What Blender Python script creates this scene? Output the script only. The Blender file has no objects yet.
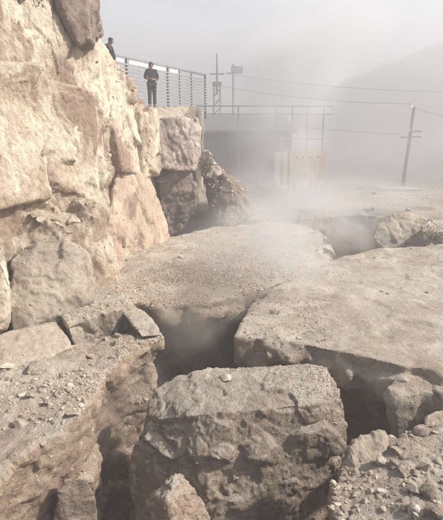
import bpy, bmesh, math, random
import numpy as np
from mathutils import Vector, Matrix

# ------------------------------------------------------------------ camera, sky, sun, exposure
scene = bpy.context.scene
COL = scene.collection
PITCH = math.radians(13.7)
CAMZ = 3.0
FPX = 450.0                      # focal length in photograph pixels (photo is 443 x 520)
cam_d = bpy.data.cameras.new('camera')
cam_d.sensor_fit = 'VERTICAL'
cam_d.sensor_height = 24.0
cam_d.lens = 24.0 * FPX / 520.0
cam_d.clip_start = 0.05
cam_d.clip_end = 2000
cam = bpy.data.objects.new('camera', cam_d)
COL.objects.link(cam)
cam.location = (0, 0, CAMZ)
cam.rotation_euler = (math.pi / 2 - PITCH, 0, 0)
scene.camera = cam

SUN_DIR = Vector((0.78, -0.08, 0.66)).normalized()       # towards the sun
world = bpy.data.worlds.new('World')
scene.world = world
world.use_nodes = True
wn = world.node_tree.nodes
wl = world.node_tree.links
bg = wn['Background']
sky = wn.new('ShaderNodeTexSky')
sky.sky_type = 'NISHITA'
sky.sun_disc = False
sky.sun_elevation = math.asin(SUN_DIR.z)
sky.sun_rotation = math.atan2(SUN_DIR.x, SUN_DIR.y)
sky.air_density = 1.0
sky.dust_density = 4.0
sky.ozone_density = 1.2
wl.new(sky.outputs[0], bg.inputs[0])
bg.inputs[1].default_value = 0.10

sun_d = bpy.data.lights.new('sun', 'SUN')
sun_d.energy = 5.0
sun_d.angle = math.radians(2.5)
sun_d.color = (1.0, 0.96, 0.905)
sun = bpy.data.objects.new('sun', sun_d)
COL.objects.link(sun)
sun.rotation_euler = (-SUN_DIR).to_track_quat('-Z', 'Y').to_euler()
sun.location = (20, -5, 30)

vs = scene.view_settings
vs.view_transform = 'Standard'
vs.look = 'None'
vs.exposure = 0.42
vs.gamma = 1.0
vs.use_curve_mapping = False
scene.cycles.use_denoising = True
scene.cycles.volume_bounces = 1
scene.cycles.max_bounces = 5
scene.cycles.use_adaptive_sampling = True
scene.cycles.adaptive_threshold = 0.03
scene.cycles.diffuse_bounces = 3
scene.cycles.volume_step_rate = 2.0
scene.cycles.volume_max_steps = 256

random.seed(7)
RNG = np.random.default_rng(7)
HAZE_DENSITY = 0.009


def P(px, py, Y=None, z=None):
    """the point of the place that the photograph shows at (px, py), at a known distance or height"""
    v = (260.0 - py) / FPX
    y = math.cos(PITCH) + v * math.sin(PITCH)
    zz = -math.sin(PITCH) + v * math.cos(PITCH)
    x = (px - 221.5) / FPX
    t = (Y / y) if Y is not None else ((z - CAMZ) / zz)
    return np.array((x * t, y * t, CAMZ + zz * t))


# ------------------------------------------------------------------ noise
def _hash(ix, iy, iz, seed):
    h = (ix.astype(np.uint32) * np.uint32(374761393) + iy.astype(np.uint32) * np.uint32(668265263)
         + iz.astype(np.uint32) * np.uint32(2147483647 - 58) + np.uint32((seed * 974711 + 12345) & 0xFFFFFFFF))
    h ^= h >> np.uint32(15)
    h *= np.uint32(2246822519)
    h ^= h >> np.uint32(13)
    h *= np.uint32(3266489917)
    h ^= h >> np.uint32(16)
    return h


def _h01(ix, iy, iz, seed):
    return _hash(ix, iy, iz, seed).astype(np.float32) / np.float32(4294967295.0)


def vnoise(p, seed):
    f = np.floor(p)
    u = (p - f).astype(np.float32)
    i = f.astype(np.int64)
    u = u * u * u * (u * (u * 6 - 15) + 10)
    r = 0
    for dx in (0, 1):
        wx = u[:, 0] if dx else 1 - u[:, 0]
        for dy in (0, 1):
            wy = u[:, 1] if dy else 1 - u[:, 1]
            for dz in (0, 1):
                wz = u[:, 2] if dz else 1 - u[:, 2]
                r = r + wx * wy * wz * _h01(i[:, 0] + dx, i[:, 1] + dy, i[:, 2] + dz, seed)
    return r * 2 - 1


def fbm(p, octv, seed, rough=0.5):
    a, s, tot, r = 1.0, 1.0, 0.0, 0
    for k in range(octv):
        r = r + a * vnoise(p * s + 17.3 * k, seed + k)
        tot += a
        a *= rough
        s *= 2.03
    return r / tot


def facets(p, seed):
    """fractured blocks: every cell has its own height and tilt; returns (displacement, edge distance)"""
    f = np.floor(p)
    i = f.astype(np.int64)
    n = len(p)
    d1 = np.full(n, 9.0, np.float32)
    d2 = np.full(n, 9.0, np.float32)
    num = np.zeros(n, np.float32)
    den = np.full(n, 1e-9, np.float32)
    for dx in (-1, 0, 1):
        for dy in (-1, 0, 1):
            for dz in (-1, 0, 1):
                cx, cy, cz = i[:, 0] + dx, i[:, 1] + dy, i[:, 2] + dz
                h = _hash(cx, cy, cz, seed)
                jx = (h & np.uint32(255)).astype(np.float32) / 255
                jy = ((h >> np.uint32(8)) & np.uint32(255)).astype(np.float32) / 255
                jz = ((h >> np.uint32(16)) & np.uint32(255)).astype(np.float32) / 255
                ex = (p[:, 0] - cx - jx).astype(np.float32)
                ey = (p[:, 1] - cy - jy).astype(np.float32)
                ez = (p[:, 2] - cz - jz).astype(np.float32)
                d = ex * ex + ey * ey + ez * ez
                g = _hash(cx, cy, cz, seed + 91)
                v = ((g & np.uint32(255)).astype(np.float32) / 127.5 - 1) \
                    + (((g >> np.uint32(8)) & np.uint32(255)).astype(np.float32) / 127.5 - 1) * ex \
                    + (((g >> np.uint32(16)) & np.uint32(255)).astype(np.float32) / 127.5 - 1) * ey \
                    + (((g >> np.uint32(24)) & np.uint32(255)).astype(np.float32) / 127.5 - 1) * ez
                w = np.exp(-48.0 * d)
                num += w * v
                den += w
                d2 = np.where(d < d1, d1, np.minimum(d2, d))
                d1 = np.minimum(d1, d)
    val = num / den
    d1, d2 = np.sqrt(d1), np.sqrt(d2)
    return val, d2 - d1


# ------------------------------------------------------------------ materials
def _ramp(nt, fac, stops):
    r = nt.nodes.new('ShaderNodeValToRGB')
    els = r.color_ramp.elements
    while len(els) < len(stops):
        els.new(0.5)
    for e, (pos, c) in zip(els, stops):
        e.position = pos
        e.color = (c[0], c[1], c[2], 1) if not isinstance(c, (int, float)) else (c, c, c, 1)
    nt.links.new(fac, r.inputs[0])
    return r.outputs[0]


def _noise(nt, vec, scale, detail=6, rough=0.6, dist=0.0):
    n = nt.nodes.new('ShaderNodeTexNoise')
    n.inputs['Scale'].default_value = scale
    n.inputs['Detail'].default_value = detail
    n.inputs['Roughness'].default_value = rough
    n.inputs['Distortion'].default_value = dist
    nt.links.new(vec, n.inputs['Vector'])
    return n.outputs[0]


def _mix(nt, fac, a, b, mode='MIX'):
    m = nt.nodes.new('ShaderNodeMix')
    m.data_type = 'RGBA'
    m.blend_type = mode
    for sock, v in ((m.inputs[0], fac), (m.inputs[6], a), (m.inputs[7], b)):
        if hasattr(v, 'is_output'):
            nt.links.new(v, sock)
        elif isinstance(v, (int, float)):
            sock.default_value = v
        else:
            sock.default_value = (v[0], v[1], v[2], 1)
    return m.outputs[2]


def _math(nt, op, a, b=None):
    m = nt.nodes.new('ShaderNodeMath')
    m.operation = op
    for s, v in zip(m.inputs, (a, b)):
        if v is None:
            continue
        if hasattr(v, 'is_output'):
            nt.links.new(v, s)
        else:
            s.default_value = v
    return m.outputs[0]


def rock_material(name, cols, dust=(0.33, 0.285, 0.225), dust_amt=0.7, stain=(0.15, 0.11, 0.085), bump=0.6, strata=0.0,
                  tint_attr=False, patches=True):
    """colour patches come with the mesh ('patch': bands, iron stain, dust cover); grain and relief are added here"""
    m = bpy.data.materials.new(name)
    m.use_nodes = True
    nt = m.node_tree
    b = nt.nodes['Principled BSDF']
    b.inputs['Roughness'].default_value = 0.95
    b.inputs['Specular IOR Level'].default_value = 0.12
    geo = nt.nodes.new('ShaderNodeNewGeometry')
    pos = geo.outputs['Position']
    mot = _noise(nt, pos, 14.0, 5, 0.72)
    grain = _noise(nt, pos, 110.0, 2, 0.7)
    if patches:
        at = nt.nodes.new('ShaderNodeAttribute')
        at.attribute_name = 'patch'
        sp = nt.nodes.new('ShaderNodeSeparateColor')
        nt.links.new(at.outputs['Color'], sp.inputs[0])
        big, st, dn = sp.outputs[0], sp.outputs[1], sp.outputs[2]
    else:
        big = _noise(nt, pos, 3.0, 2)
        st = dn = big
    c = _ramp(nt, big, [(0.25, cols[0]), (0.45, cols[1]), (0.60, cols[2]), (0.80, cols[0])])
    sm = _math(nt, 'ADD', st, _math(nt, 'MULTIPLY', _math(nt, 'SUBTRACT', mot, 0.5), 0.5))
    c = _mix(nt, _ramp(nt, sm, [(0.55, 0.0), (0.78, 0.8)]), c, stain)
    c = _mix(nt, _ramp(nt, sm, [(0.20, 0.55), (0.38, 0.0)]), c, tuple(min(0.78, k * 1.3) for k in cols[1]))
    c = _mix(nt, 1.0, c, _ramp(nt, mot, [(0.28, 0.62), (0.5, 0.98), (0.75, 1.25)]), 'MULTIPLY')
    sep = nt.nodes.new('ShaderNodeSeparateXYZ')
    nt.links.new(geo.outputs['Normal'], sep.inputs[0])
    up = _ramp(nt, sep.outputs['Z'], [(0.45, 0.0), (0.85, 1.0)])
    fac = _math(nt, 'MULTIPLY', _math(nt, 'MULTIPLY', up, _ramp(nt, dn, [(0.25, 0.35), (0.6, 1.0)])), dust_amt)
    dmix = _math(nt, 'ADD', _math(nt, 'MULTIPLY', mot, 0.6), _math(nt, 'MULTIPLY', st, 0.4))
    dcol = _ramp(nt, dmix, [(0.3, tuple(k * 0.70 for k in dust)), (0.5, dust), (0.68, tuple(k * 1.2 for k in dust))])
    c = _mix(nt, fac, c, dcol)
    c = _mix(nt, 1.0, c, _ramp(nt, grain, [(0.3, 0.72), (0.5, 1.0), (0.72, 1.25)]), 'MULTIPLY')
    if tint_attr:
        at = nt.nodes.new('ShaderNodeAttribute')
        at.attribute_name = 'tint'
        c = _mix(nt, 1.0, c, at.outputs['Color'], 'MULTIPLY')
    nt.links.new(c, b.inputs['Base Color'])
    h = _noise(nt, pos, 11.0, 7, 0.7, 0.2)
    hv = nt.nodes.new('ShaderNodeTexVoronoi')
    hv.inputs['Scale'].default_value = 34.0
    nt.links.new(pos, hv.inputs['Vector'])
    h = _math(nt, 'ADD', h, _math(nt, 'MULTIPLY', hv.outputs['Distance'], 0.18))
    if strata:
        mp = nt.nodes.new('ShaderNodeMapping')
        mp.inputs['Rotation'].default_value = (0.35, 0.0, 0.2)
        mp.inputs['Scale'].default_value = (2.2, 7.5, 1.0)
        nt.links.new(pos, mp.inputs['Vector'])
        h = _math(nt, 'ADD', h, _math(nt, 'MULTIPLY', _noise(nt, mp.outputs[0], 1.0, 5, 0.7, 0.8), strata))
    bp = nt.nodes.new('ShaderNodeBump')
    bp.inputs['Strength'].default_value = bump
    bp.inputs['Distance'].default_value = 0.06
    nt.links.new(h, bp.inputs['Height'])
    nt.links.new(bp.outputs[0], b.inputs['Normal'])
    return m


def plain(name, col, rough=0.8, metal=0.0, var=0.25, scale=8.0, bump=0.15):
    m = bpy.data.materials.new(name)
    m.use_nodes = True
    nt = m.node_tree
    b = nt.nodes['Principled BSDF']
    b.inputs['Roughness'].default_value = rough
    b.inputs['Metallic'].default_value = metal
    geo = nt.nodes.new('ShaderNodeNewGeometry')
    n = _noise(nt, geo.outputs['Position'], scale, 6, 0.65)
    c = _mix(nt, 1.0, col, _ramp(nt, n, [(0.3, 1 - var), (0.7, 1 + var)]), 'MULTIPLY')
    nt.links.new(c, b.inputs['Base Color'])
    if bump:
        bp = nt.nodes.new('ShaderNodeBump')
        bp.inputs['Strength'].default_value = bump
        bp.inputs['Distance'].default_value = 0.02
        nt.links.new(n, bp.inputs['Height'])
        nt.links.new(bp.outputs[0], b.inputs['Normal'])
    return m


M = {}
M['cliff'] = rock_material('cream_limestone', [(0.43, 0.345, 0.255), (0.57, 0.50, 0.395), (0.49, 0.41, 0.315)],
                           dust=(0.42, 0.36, 0.29), dust_amt=0.5, stain=(0.25, 0.17, 0.125), strata=0.5, bump=0.75)
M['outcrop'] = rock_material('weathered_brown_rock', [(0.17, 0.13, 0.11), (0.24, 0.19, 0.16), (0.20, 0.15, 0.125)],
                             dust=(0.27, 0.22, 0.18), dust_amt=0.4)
M['ochre'] = rock_material('ochre_rock', [(0.45, 0.36, 0.265), (0.44, 0.335, 0.26), (0.52, 0.43, 0.325)],
                           dust=(0.42, 0.36, 0.28), dust_amt=0.5, stain=(0.28, 0.19, 0.145), strata=0.4)
M['grey'] = rock_material('grey_brown_rock', [(0.33, 0.28, 0.22), (0.40, 0.345, 0.275), (0.35, 0.295, 0.235)],
                          dust=(0.36, 0.30, 0.235), dust_amt=0.6, stain=(0.17, 0.13, 0.10))
M['slab'] = rock_material('dusty_slab_rock', [(0.28, 0.225, 0.17), (0.33, 0.27, 0.21), (0.29, 0.22, 0.165)],
                          dust=(0.405, 0.36, 0.295), dust_amt=0.95, stain=(0.16, 0.115, 0.085))
M['boulder'] = rock_material('boulder_rock', [(0.25, 0.195, 0.15), (0.31, 0.25, 0.195), (0.25, 0.20, 0.15)],
                             dust=(0.42, 0.375, 0.315), dust_amt=0.9, stain=(0.13, 0.10, 0.08), bump=0.85)
M['rubble_rock'] = rock_material('broken_earth_rock', [(0.30, 0.23, 0.17), (0.36, 0.28, 0.205), (0.30, 0.205, 0.16)],
                                 dust=(0.43, 0.385, 0.325), dust_amt=0.9, stain=(0.265, 0.18, 0.142), bump=0.9)
M['pale'] = rock_material('pale_pink_rock', [(0.44, 0.37, 0.32), (0.54, 0.47, 0.41), (0.40, 0.32, 0.28)],
                          dust=(0.45, 0.39, 0.33), dust_amt=0.5, stain=(0.25, 0.18, 0.15), bump=0.9)
M['ground'] = rock_material('bare_ground', [(0.22, 0.18, 0.14), (0.28, 0.235, 0.185), (0.24, 0.19, 0.15)],
                            dust=(0.33, 0.285, 0.23), dust_amt=0.8)
M['gravel'] = rock_material('loose_gravel', [(0.33, 0.285, 0.23), (0.40, 0.35, 0.285), (0.34, 0.285, 0.23)],
                            dust=(0.41, 0.36, 0.29), dust_amt=0.35, tint_attr=True, bump=0.4)
M['stone'] = rock_material('loose_stone', [(0.34, 0.285, 0.225), (0.40, 0.345, 0.28), (0.33, 0.265, 0.205)],
                           dust=(0.41, 0.35, 0.28), dust_amt=0.5, bump=0.6)
M['white_stone'] = rock_material('white_stone', [(0.44, 0.39, 0.33), (0.50, 0.45, 0.385), (0.43, 0.375, 0.31)],
                                 dust=(0.45, 0.40, 0.335), dust_amt=0.4, bump=0.5, stain=(0.36, 0.29, 0.23))

# ------------------------------------------------------------------ mesh helpers
SURF = {}          # final surfaces for scattering: name -> (verts, quads, normals, areas)


def tag(o, label=None, cat=None, group=None, kind=None):
    if label:
        o['label'] = label
    if cat:
        o['category'] = cat
    if group:
        o['group'] = group
    if kind:
        o['kind'] = kind
    return o


def link_mesh(name, me, mat=None, parent=None, origin=None):
    o = bpy.data.objects.new(name, me)
    COL.objects.link(o)
    if mat is not None and not me.materials:
        me.materials.append(mat)
    if origin is not None:
        me.transform(Matrix.Translation(-Vector(origin)))
        o.location = origin
    if parent is not None:
        o.parent = parent
    return o


def empty(name, loc):
    o = bpy.data.objects.new(name, None)
    o.empty_display_size = 0.3
    COL.objects.link(o)
    o.location = loc
    return o


def mesh_np(name, verts, faces, smooth=True):
    verts = np.asarray(verts, np.float32)
    faces = np.asarray(faces, np.int32)
    k = faces.shape[1]
    me = bpy.data.meshes.new(name)
    me.vertices.add(len(verts))
    me.vertices.foreach_set('co', verts.ravel())
    me.loops.add(faces.size)
    me.loops.foreach_set('vertex_index', faces.ravel())
    me.polygons.add(len(faces))
    me.polygons.foreach_set('loop_start', np.arange(len(faces), dtype=np.int32) * k)
    me.polygons.foreach_set('use_smooth', np.full(len(faces), smooth))
    me.update(calc_edges=True)
    return me


def paint_patches(me, v, seed, size=1.0):
    """where bands, stain and dust lie on a rock (its own mineral colour, not light)"""
    q = v / size
    warp = np.stack([vnoise(q * 1.3 + 7 * k, seed + 300 + k) for k in range(3)], 1) * 0.45
    a = 0.5 + 0.75 * fbm((q + warp) * 0.8, 4, seed + 310, 0.6)
    b = 0.5 + 0.80 * fbm((q + warp) * np.array((2.2, 2.2, 1.2)), 5, seed + 320, 0.65)
    c = 0.5 + 0.75 * fbm(q * 1.7, 4, seed + 330, 0.65)
    col = np.clip(np.stack([a, b, c, np.ones(len(v))], 1), 0, 1).astype(np.float32)
    at = me.attributes.new('patch', 'FLOAT_COLOR', 'POINT')
    at.data.foreach_set('color', col.ravel())


def get_verts(me):
    a = np.empty(len(me.vertices) * 3, np.float32)
    me.vertices.foreach_get('co', a)
    return a.reshape(-1, 3).astype(np.float64)


def get_normals(me):
    a = np.empty(len(me.vertices) * 3, np.float32)
    me.vertex_normals.foreach_get('vector', a)
    return a.reshape(-1, 3).astype(np.float64)


def hull(points):
    bm = bmesh.new()
    for p in points:
        bm.verts.new(p)
    r = bmesh.ops.convex_hull(bm, input=bm.verts)
    dead = [e for e in r['geom_interior'] + r['geom_unused'] if isinstance(e, bmesh.types.BMVert)]
    if dead:
        bmesh.ops.delete(bm, geom=list(set(dead)), context='VERTS')
    bmesh.ops.recalc_face_normals(bm, faces=bm.faces)
    return bm


def prism(top, zbot, inset=0.0, mid=None):
    """closed block: a top outline (points in space), sides that run down to zbot and draw in by inset"""
    bm = bmesh.new()
    top = [np.array(t, float) for t in top]
    c = sum(top) / len(top)
    rings = [[bm.verts.new(t) for t in top]]
    if mid:
        dz, grow = mid
        r = []
        for t in top:
            d = t - c
            d[2] = 0
            L = np.linalg.norm(d) + 1e-6
            q = t + d / L * grow
            q[2] = t[2] - dz
            r.append(bm.verts.new(q))
        rings.append(r)
    r = []
    for t in top:
        d = t - c
        d[2] = 0
        L = np.linalg.norm(d) + 1e-6
        q = t - d / L * min(inset, L * 0.6)
        q[2] = zbot
        r.append(bm.verts.new(q))
    rings.append(r)
    bm.faces.new(rings[0])
    bm.faces.new(list(reversed(rings[-1])))
    n = len(top)
    for a, b in zip(rings, rings[1:]):
        for i in range(n):
            j = (i + 1) % n
            bm.faces.new((a[i], b[i], b[j], a[j]))
    bmesh.ops.recalc_face_normals(bm, faces=bm.faces)
    bmesh.ops.triangulate(bm, faces=bm.faces)
    return bm


def flakes(line, n, seed, r=(0.2, 0.45), zoff=(-0.35, -0.12), ztop=None, jit=0.12, back=0.0):
    """angular chunks along a broken edge, each a few flat faces"""
    q = random.Random(seed)
    out = []
    for k in range(n):
        t = q.random() * (len(line) - 1)
        i = int(t)
        c = np.array(line[i]) * (1 - (t - i)) + np.array(line[i + 1]) * (t - i)
        c = c + np.array((q.uniform(-jit, jit), q.uniform(-jit, jit), q.uniform(*zoff)))
        c[1] += back                                # chunks sit in the rock, only their broken faces show
        rr = q.uniform(*r)
        ax = np.array((q.uniform(.8, 1.5), q.uniform(.7, 1.2), q.uniform(.5, 1.0))) * rr
        pts = []
        for j in range(13):
            d = np.array((q.gauss(0, 1), q.gauss(0, 1), q.gauss(0, 1)))
            p = c + d / np.linalg.norm(d) * ax
            if ztop is not None:
                p[2] = min(p[2], ztop)
            pts.append(tuple(p))
        out.append(hull(pts))
    return out


def roughen(v, n, seed, size=1.0, amp=0.1, top=1.0, levels=3, grain=0.02, crack=0.10, fall=0.42, stretch=(1, 1, 1), res=0.035):
    s = np.array(stretch, float)
    q = v * s
    warp = np.stack([fbm(q * 1.6 / size + 31 * k, 4, seed + 200 + k, 0.6) for k in range(3)], 1) * 0.16 * size
    q = q + warp
    d = np.zeros(len(v))
    a, c = amp, size
    for k in range(levels):
        f, e = facets(q / c, seed + 10 * k)
        d += a * f * 0.6 - a * crack * np.exp(-e / 0.06)
        a *= fall
        c *= 0.43
    d += amp * 0.3 * fbm(v / size * 0.7, 4, seed + 50)
    rg = 1 - 2 * np.abs(fbm(v * 4.5 / size, 4, seed + 60, 0.6))
    d += amp * 0.09 * rg + grain * fbm(v * (0.10 / res), 3, seed + 70, 0.55)
    if top != 1.0:
        d *= 1 - (1 - top) * np.clip((np.abs(n[:, 2]) - 0.5) / 0.4, 0, 1)
    return v + n * d[:, None]


def register(key, me):
    v = get_verts(me)
    me.calc_loop_triangles()
    t = np.empty(len(me.loop_triangles) * 3, np.int32)
    me.loop_triangles.foreach_get('vertices', t)
    t = t.reshape(-1, 3)
    e1, e2 = v[t[:, 1]] - v[t[:, 0]], v[t[:, 2]] - v[t[:, 0]]
    nn = np.cross(e1, e2)
    ar = np.linalg.norm(nn, axis=1) * 0.5
    SURF[key] = (v, t, nn / (ar[:, None] * 2 + 1e-12), ar)


def rock(name, bms, voxel, mat, label, cat, seed, key=None, smooth_it=2, origin=None, group=None, kind=None, parent=None, **kw):
    """closed blocks fused, then broken up into fractured stone"""
    me = bpy.data.meshes.new(name + '_raw')
    big = bmesh.new()
    for bm in bms:
        tmp = bpy.data.meshes.new('tmp')
        bm.to_mesh(tmp)
        big.from_mesh(tmp)
        bpy.data.meshes.remove(tmp)
        bm.free()
    big.to_mesh(me)
    big.free()
    o = bpy.data.objects.new(name + '_raw', me)
    COL.objects.link(o)
    md = o.modifiers.new('r', 'REMESH')
    md.mode = 'VOXEL'
    md.voxel_size = voxel
    if smooth_it:
        sm = o.modifiers.new('s', 'SMOOTH')
        sm.factor = 0.5
        sm.iterations = smooth_it
    dg = bpy.context.evaluated_depsgraph_get()
    out = bpy.data.meshes.new_from_object(o.evaluated_get(dg))
    bpy.data.objects.remove(o)
    bpy.data.meshes.remove(me)
    out.name = name
    v = roughen(get_verts(out), get_normals(out), seed, res=voxel, **kw)
    out.vertices.foreach_set('co', v.astype(np.float32).ravel())
    out.update()
    out.polygons.foreach_set('use_smooth', np.ones(len(out.polygons), bool))
    out.set_sharp_from_angle(angle=math.radians(48))
    paint_patches(out, v, seed)
    if mat is M['cliff'] and parent is not None:
        cliff_bands(out, v)
    if key:
        register(key, out)
    out.materials.clear()
    if origin is None:
        origin = ((v[:, 0].min() + v[:, 0].max()) / 2, (v[:, 1].min() + v[:, 1].max()) / 2, v[:, 2].min())
    ob = link_mesh(name, out, mat, origin=origin)
    if parent is not None:
        ob.parent = parent
        ob.location = Vector(origin) - parent.location
    return tag(ob, label, cat, group, kind)


def grid_mesh(name, fn, nu, nv):
    u, w = np.meshgrid(np.linspace(0, 1, nu), np.linspace(0, 1, nv), indexing='ij')
    v = fn(u.ravel(), w.ravel())
    idx = np.arange(nu * nv).reshape(nu, nv)
    f = np.stack([idx[:-1, :-1], idx[1:, :-1], idx[1:, 1:], idx[:-1, 1:]], -1).reshape(-1, 4)
    return mesh_np(name, v, f)


def sstep(a, b, x):
    t = np.clip((x - a) / (b - a), 0, 1)
    return t * t * (3 - 2 * t)


# ------------------------------------------------------------------ the ground
def ground_z(x, y):
    far = 0.35 + 0.12 * fbm(np.stack([x * 0.25, y * 0.25, x * 0], 1), 4, 5) + 0.06 * fbm(np.stack([x, y, x * 0], 1), 4, 6)
    far = far + 0.012 * np.clip(y - 22, 0, 60)
    pit = -4.2 + 0.5 * fbm(np.stack([x * 0.7, y * 0.7, x * 0], 1), 4, 8)
    k = sstep(18.0, 20.5, y + 0.6 * fbm(np.stack([x * 0.5, y * 0.5, x * 0], 1), 3, 9))
    return pit + (far - pit) * k


def ground_fn(u, w):
    # finer towards the place the picture shows
    x = np.sign(u - 0.5) * (np.abs(u - 0.5) * 2) ** 2.2 * 110
    y = -12 + 140 * w ** 1.9
    return np.stack([x, y, ground_z(x, y)], 1)


g = grid_mesh('ground', ground_fn, 420, 420)
register('ground', g)
paint_patches(g, get_verts(g), 2, 2.0)
tag(link_mesh('ground', g, M['ground']), 'hazy bare earth running back to the fog behind the broken slabs', None, kind='structure')


def hill_fn(u, w):
    x = -40 + 145 * u
    y = 42 + 22 * w
    rise = np.interp(x, [-40, 4, 9, 14, 24, 40, 105], [1.0, 1.6, 6.4, 10.8, 15.0, 15.8, 15.8])
    h = rise * np.sin(np.clip(w * 2.0, 0, 1) * math.pi / 2)
    p = np.stack([x * 0.09, y * 0.09, x * 0], 1)
    return np.stack([x, y, h + 1.2 * fbm(p, 5, 3) * w - 0.4], 1)


hl = grid_mesh('hill', hill_fn, 160, 70)
paint_patches(hl, get_verts(hl), 4, 6.0)
tag(link_mesh('hill', hl, M['slab']),
    'faint grey hillside fading into the fog behind the leaning pole', None, kind='structure')

# ------------------------------------------------------------------ the cliff on the left
S_Y = np.array([2.0, 4.5, 6.5, 8.5, 10.0, 11.5, 13.0, 14.3, 15.0, 15.5, 15.9])
S_X = np.array([-6.8, -5.6, -4.75, -3.75, -2.75, -2.32, -2.06, -1.80, -1.95, -3.0, -7.0])
S_T = np.array([7.8, 7.6, 7.3, 6.9, 6.05, 5.35, 4.65, 4.1, 3.95, 4.1, 4.4])
seg = np.concatenate([[0], np.cumsum(np.hypot(np.diff(S_X), np.diff(S_Y)))])


def cliff_fn(u, w):
    s = u * seg[-1]
    x = np.interp(s, seg, S_X)
    y = np.interp(s, seg, S_Y)
    top = np.interp(s, seg, S_T)
    tx, ty = np.interp(s + .1, seg, S_X) - np.interp(s - .1, seg, S_X), np.interp(s + .1, seg, S_Y) - np.interp(s - .1, seg, S_Y)
    L = np.hypot(tx, ty) + 1e-6
    nx, ny = ty / L, -tx / L
    face = np.clip(w / 0.62, 0, 1)
    back = np.clip((w - 0.62) / 0.38, 0, 1)
    z = -1.5 + (top + 1.5) * face
    out = -0.035 * np.clip(z, 0, 9)
    out += 0.65 * (1 - sstep(1.55, 1.9, z + 0.35 * fbm(np.stack([y, z, x], 1), 3, 77))) * sstep(8.3, 9.0, y) * (1 - sstep(9.8, 10.6, y))
    out += -0.40 * (1 - sstep(2.0, 2.6, z)) * sstep(10.2, 11.2, y)
    out += -0.55 * sstep(5.2, 6.6, z) * (1 - sstep(8.8, 9.6, y))      # earth slope above the bare face
    # a diagonal step: the big clean plane stands proud of the shattered band behind it
    dgl = (z - 4.2) + (y - 8.6) * 0.75
    out += -0.10 * sstep(0.0, 0.6, dgl) - 0.15
    out += 0.22 * fbm(np.stack([y * 0.45, z * 0.45, x * 0], 1), 3, 21)
    # upright joints in the clean face
    for y0, z0, z1, dp, sl in ((8.75, 1.9, 3.9, 0.16, 0.06), (10.1, 2.4, 4.2, 0.14, -0.12), (9.45, 3.0, 4.4, 0.08, 0.1), (11.9, 2.5, 3.9, 0.14, 0.1), (13.2, 2.2, 3.8, 0.12, -0.1)):
        yy = y + 0.10 * fbm(np.stack([z * 1.7, z * 0 + y0, z * 0], 1), 4, 35) - (z - z0) * sl
        gz_ = sstep(z0 - .2, z0 + .3, z) * (1 - sstep(z1 - .4, z1, z))
        out += -dp * np.exp(-((yy - y0) / 0.045) ** 2) * gz_ + 0.07 * sstep(y0, y0 + 0.05, yy) * (1 - sstep(y0 + .5, y0 + 1.0, yy)) * gz_
    px, py = x + nx * out - nx * 0 , y + ny * out
    bx = back * 5.5
    z = z + np.where(back > 0, 0.10 * bx + 0.25 * fbm(np.stack([px - bx, py, z * 0], 1), 3, 33) * np.minimum(bx, 1), 0)
    return np.stack([px - bx, py, z], 1)


def cliff_bands(me, v):
    """the brown shattered band and the earthy cap run across the whole face, whatever block they cross"""
    pc = np.empty(len(v) * 4, np.float32)
    me.attributes['patch'].data.foreach_get('color', pc)
    pc = pc.reshape(-1, 4)
    dg_ = (v[:, 2] - 4.2) + (v[:, 1] - 8.6) * 0.75 + 0.5 * fbm(v * 0.9, 4, 900)
    pc[:, 1] += 0.24 * sstep(0.0, 0.4, dg_) * (1 - sstep(1.1, 1.6, dg_)) + 0.26 * sstep(2.0, 2.8, dg_) * (1 - sstep(9.4, 10.2, v[:, 1]))
    lg_ = v[:, 2] + 0.3 * fbm(v, 4, 901)
    pc[:, 1] += 0.20 * sstep(0.9, 1.3, lg_) * (1 - sstep(1.9, 2.2, lg_)) * (1 - sstep(10.0, 11.0, v[:, 1]))
    pc[:, 1] -= 0.10 * sstep(2.2, 2.6, lg_) * (1 - sstep(-0.4, 0.1, dg_))
    st_ = fbm(v * np.array((3.0, 5.0, 0.8)), 4, 905, 0.6)          # rusty runs down the face
    pc[:, 1] += 0.16 * sstep(0.15, 0.45, st_)
    me.attributes['patch'].data.foreach_set('color', np.clip(pc, 0, 1).ravel())


me = grid_mesh('rock_cliff', cliff_fn, 620, 330)
v = roughen(get_verts(me), get_normals(me), 11, size=1.5, amp=0.22, levels=4, grain=0.022, crack=0.05, fall=0.46, stretch=(1, 1.3, 0.7))
me.vertices.foreach_set('co', v.astype(np.float32).ravel())
me.update()
me.set_sharp_from_angle(angle=math.radians(45))
paint_patches(me, v, 11, 1.3)
cliff_bands(me, v)
register('cliff', me)
cliff_o = tag(link_mesh('rock_cliff', me, M['cliff'], origin=(-4, 9, 0)),
              'tall sunlit cream rock face rising along the left edge', 'cliff')

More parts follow.
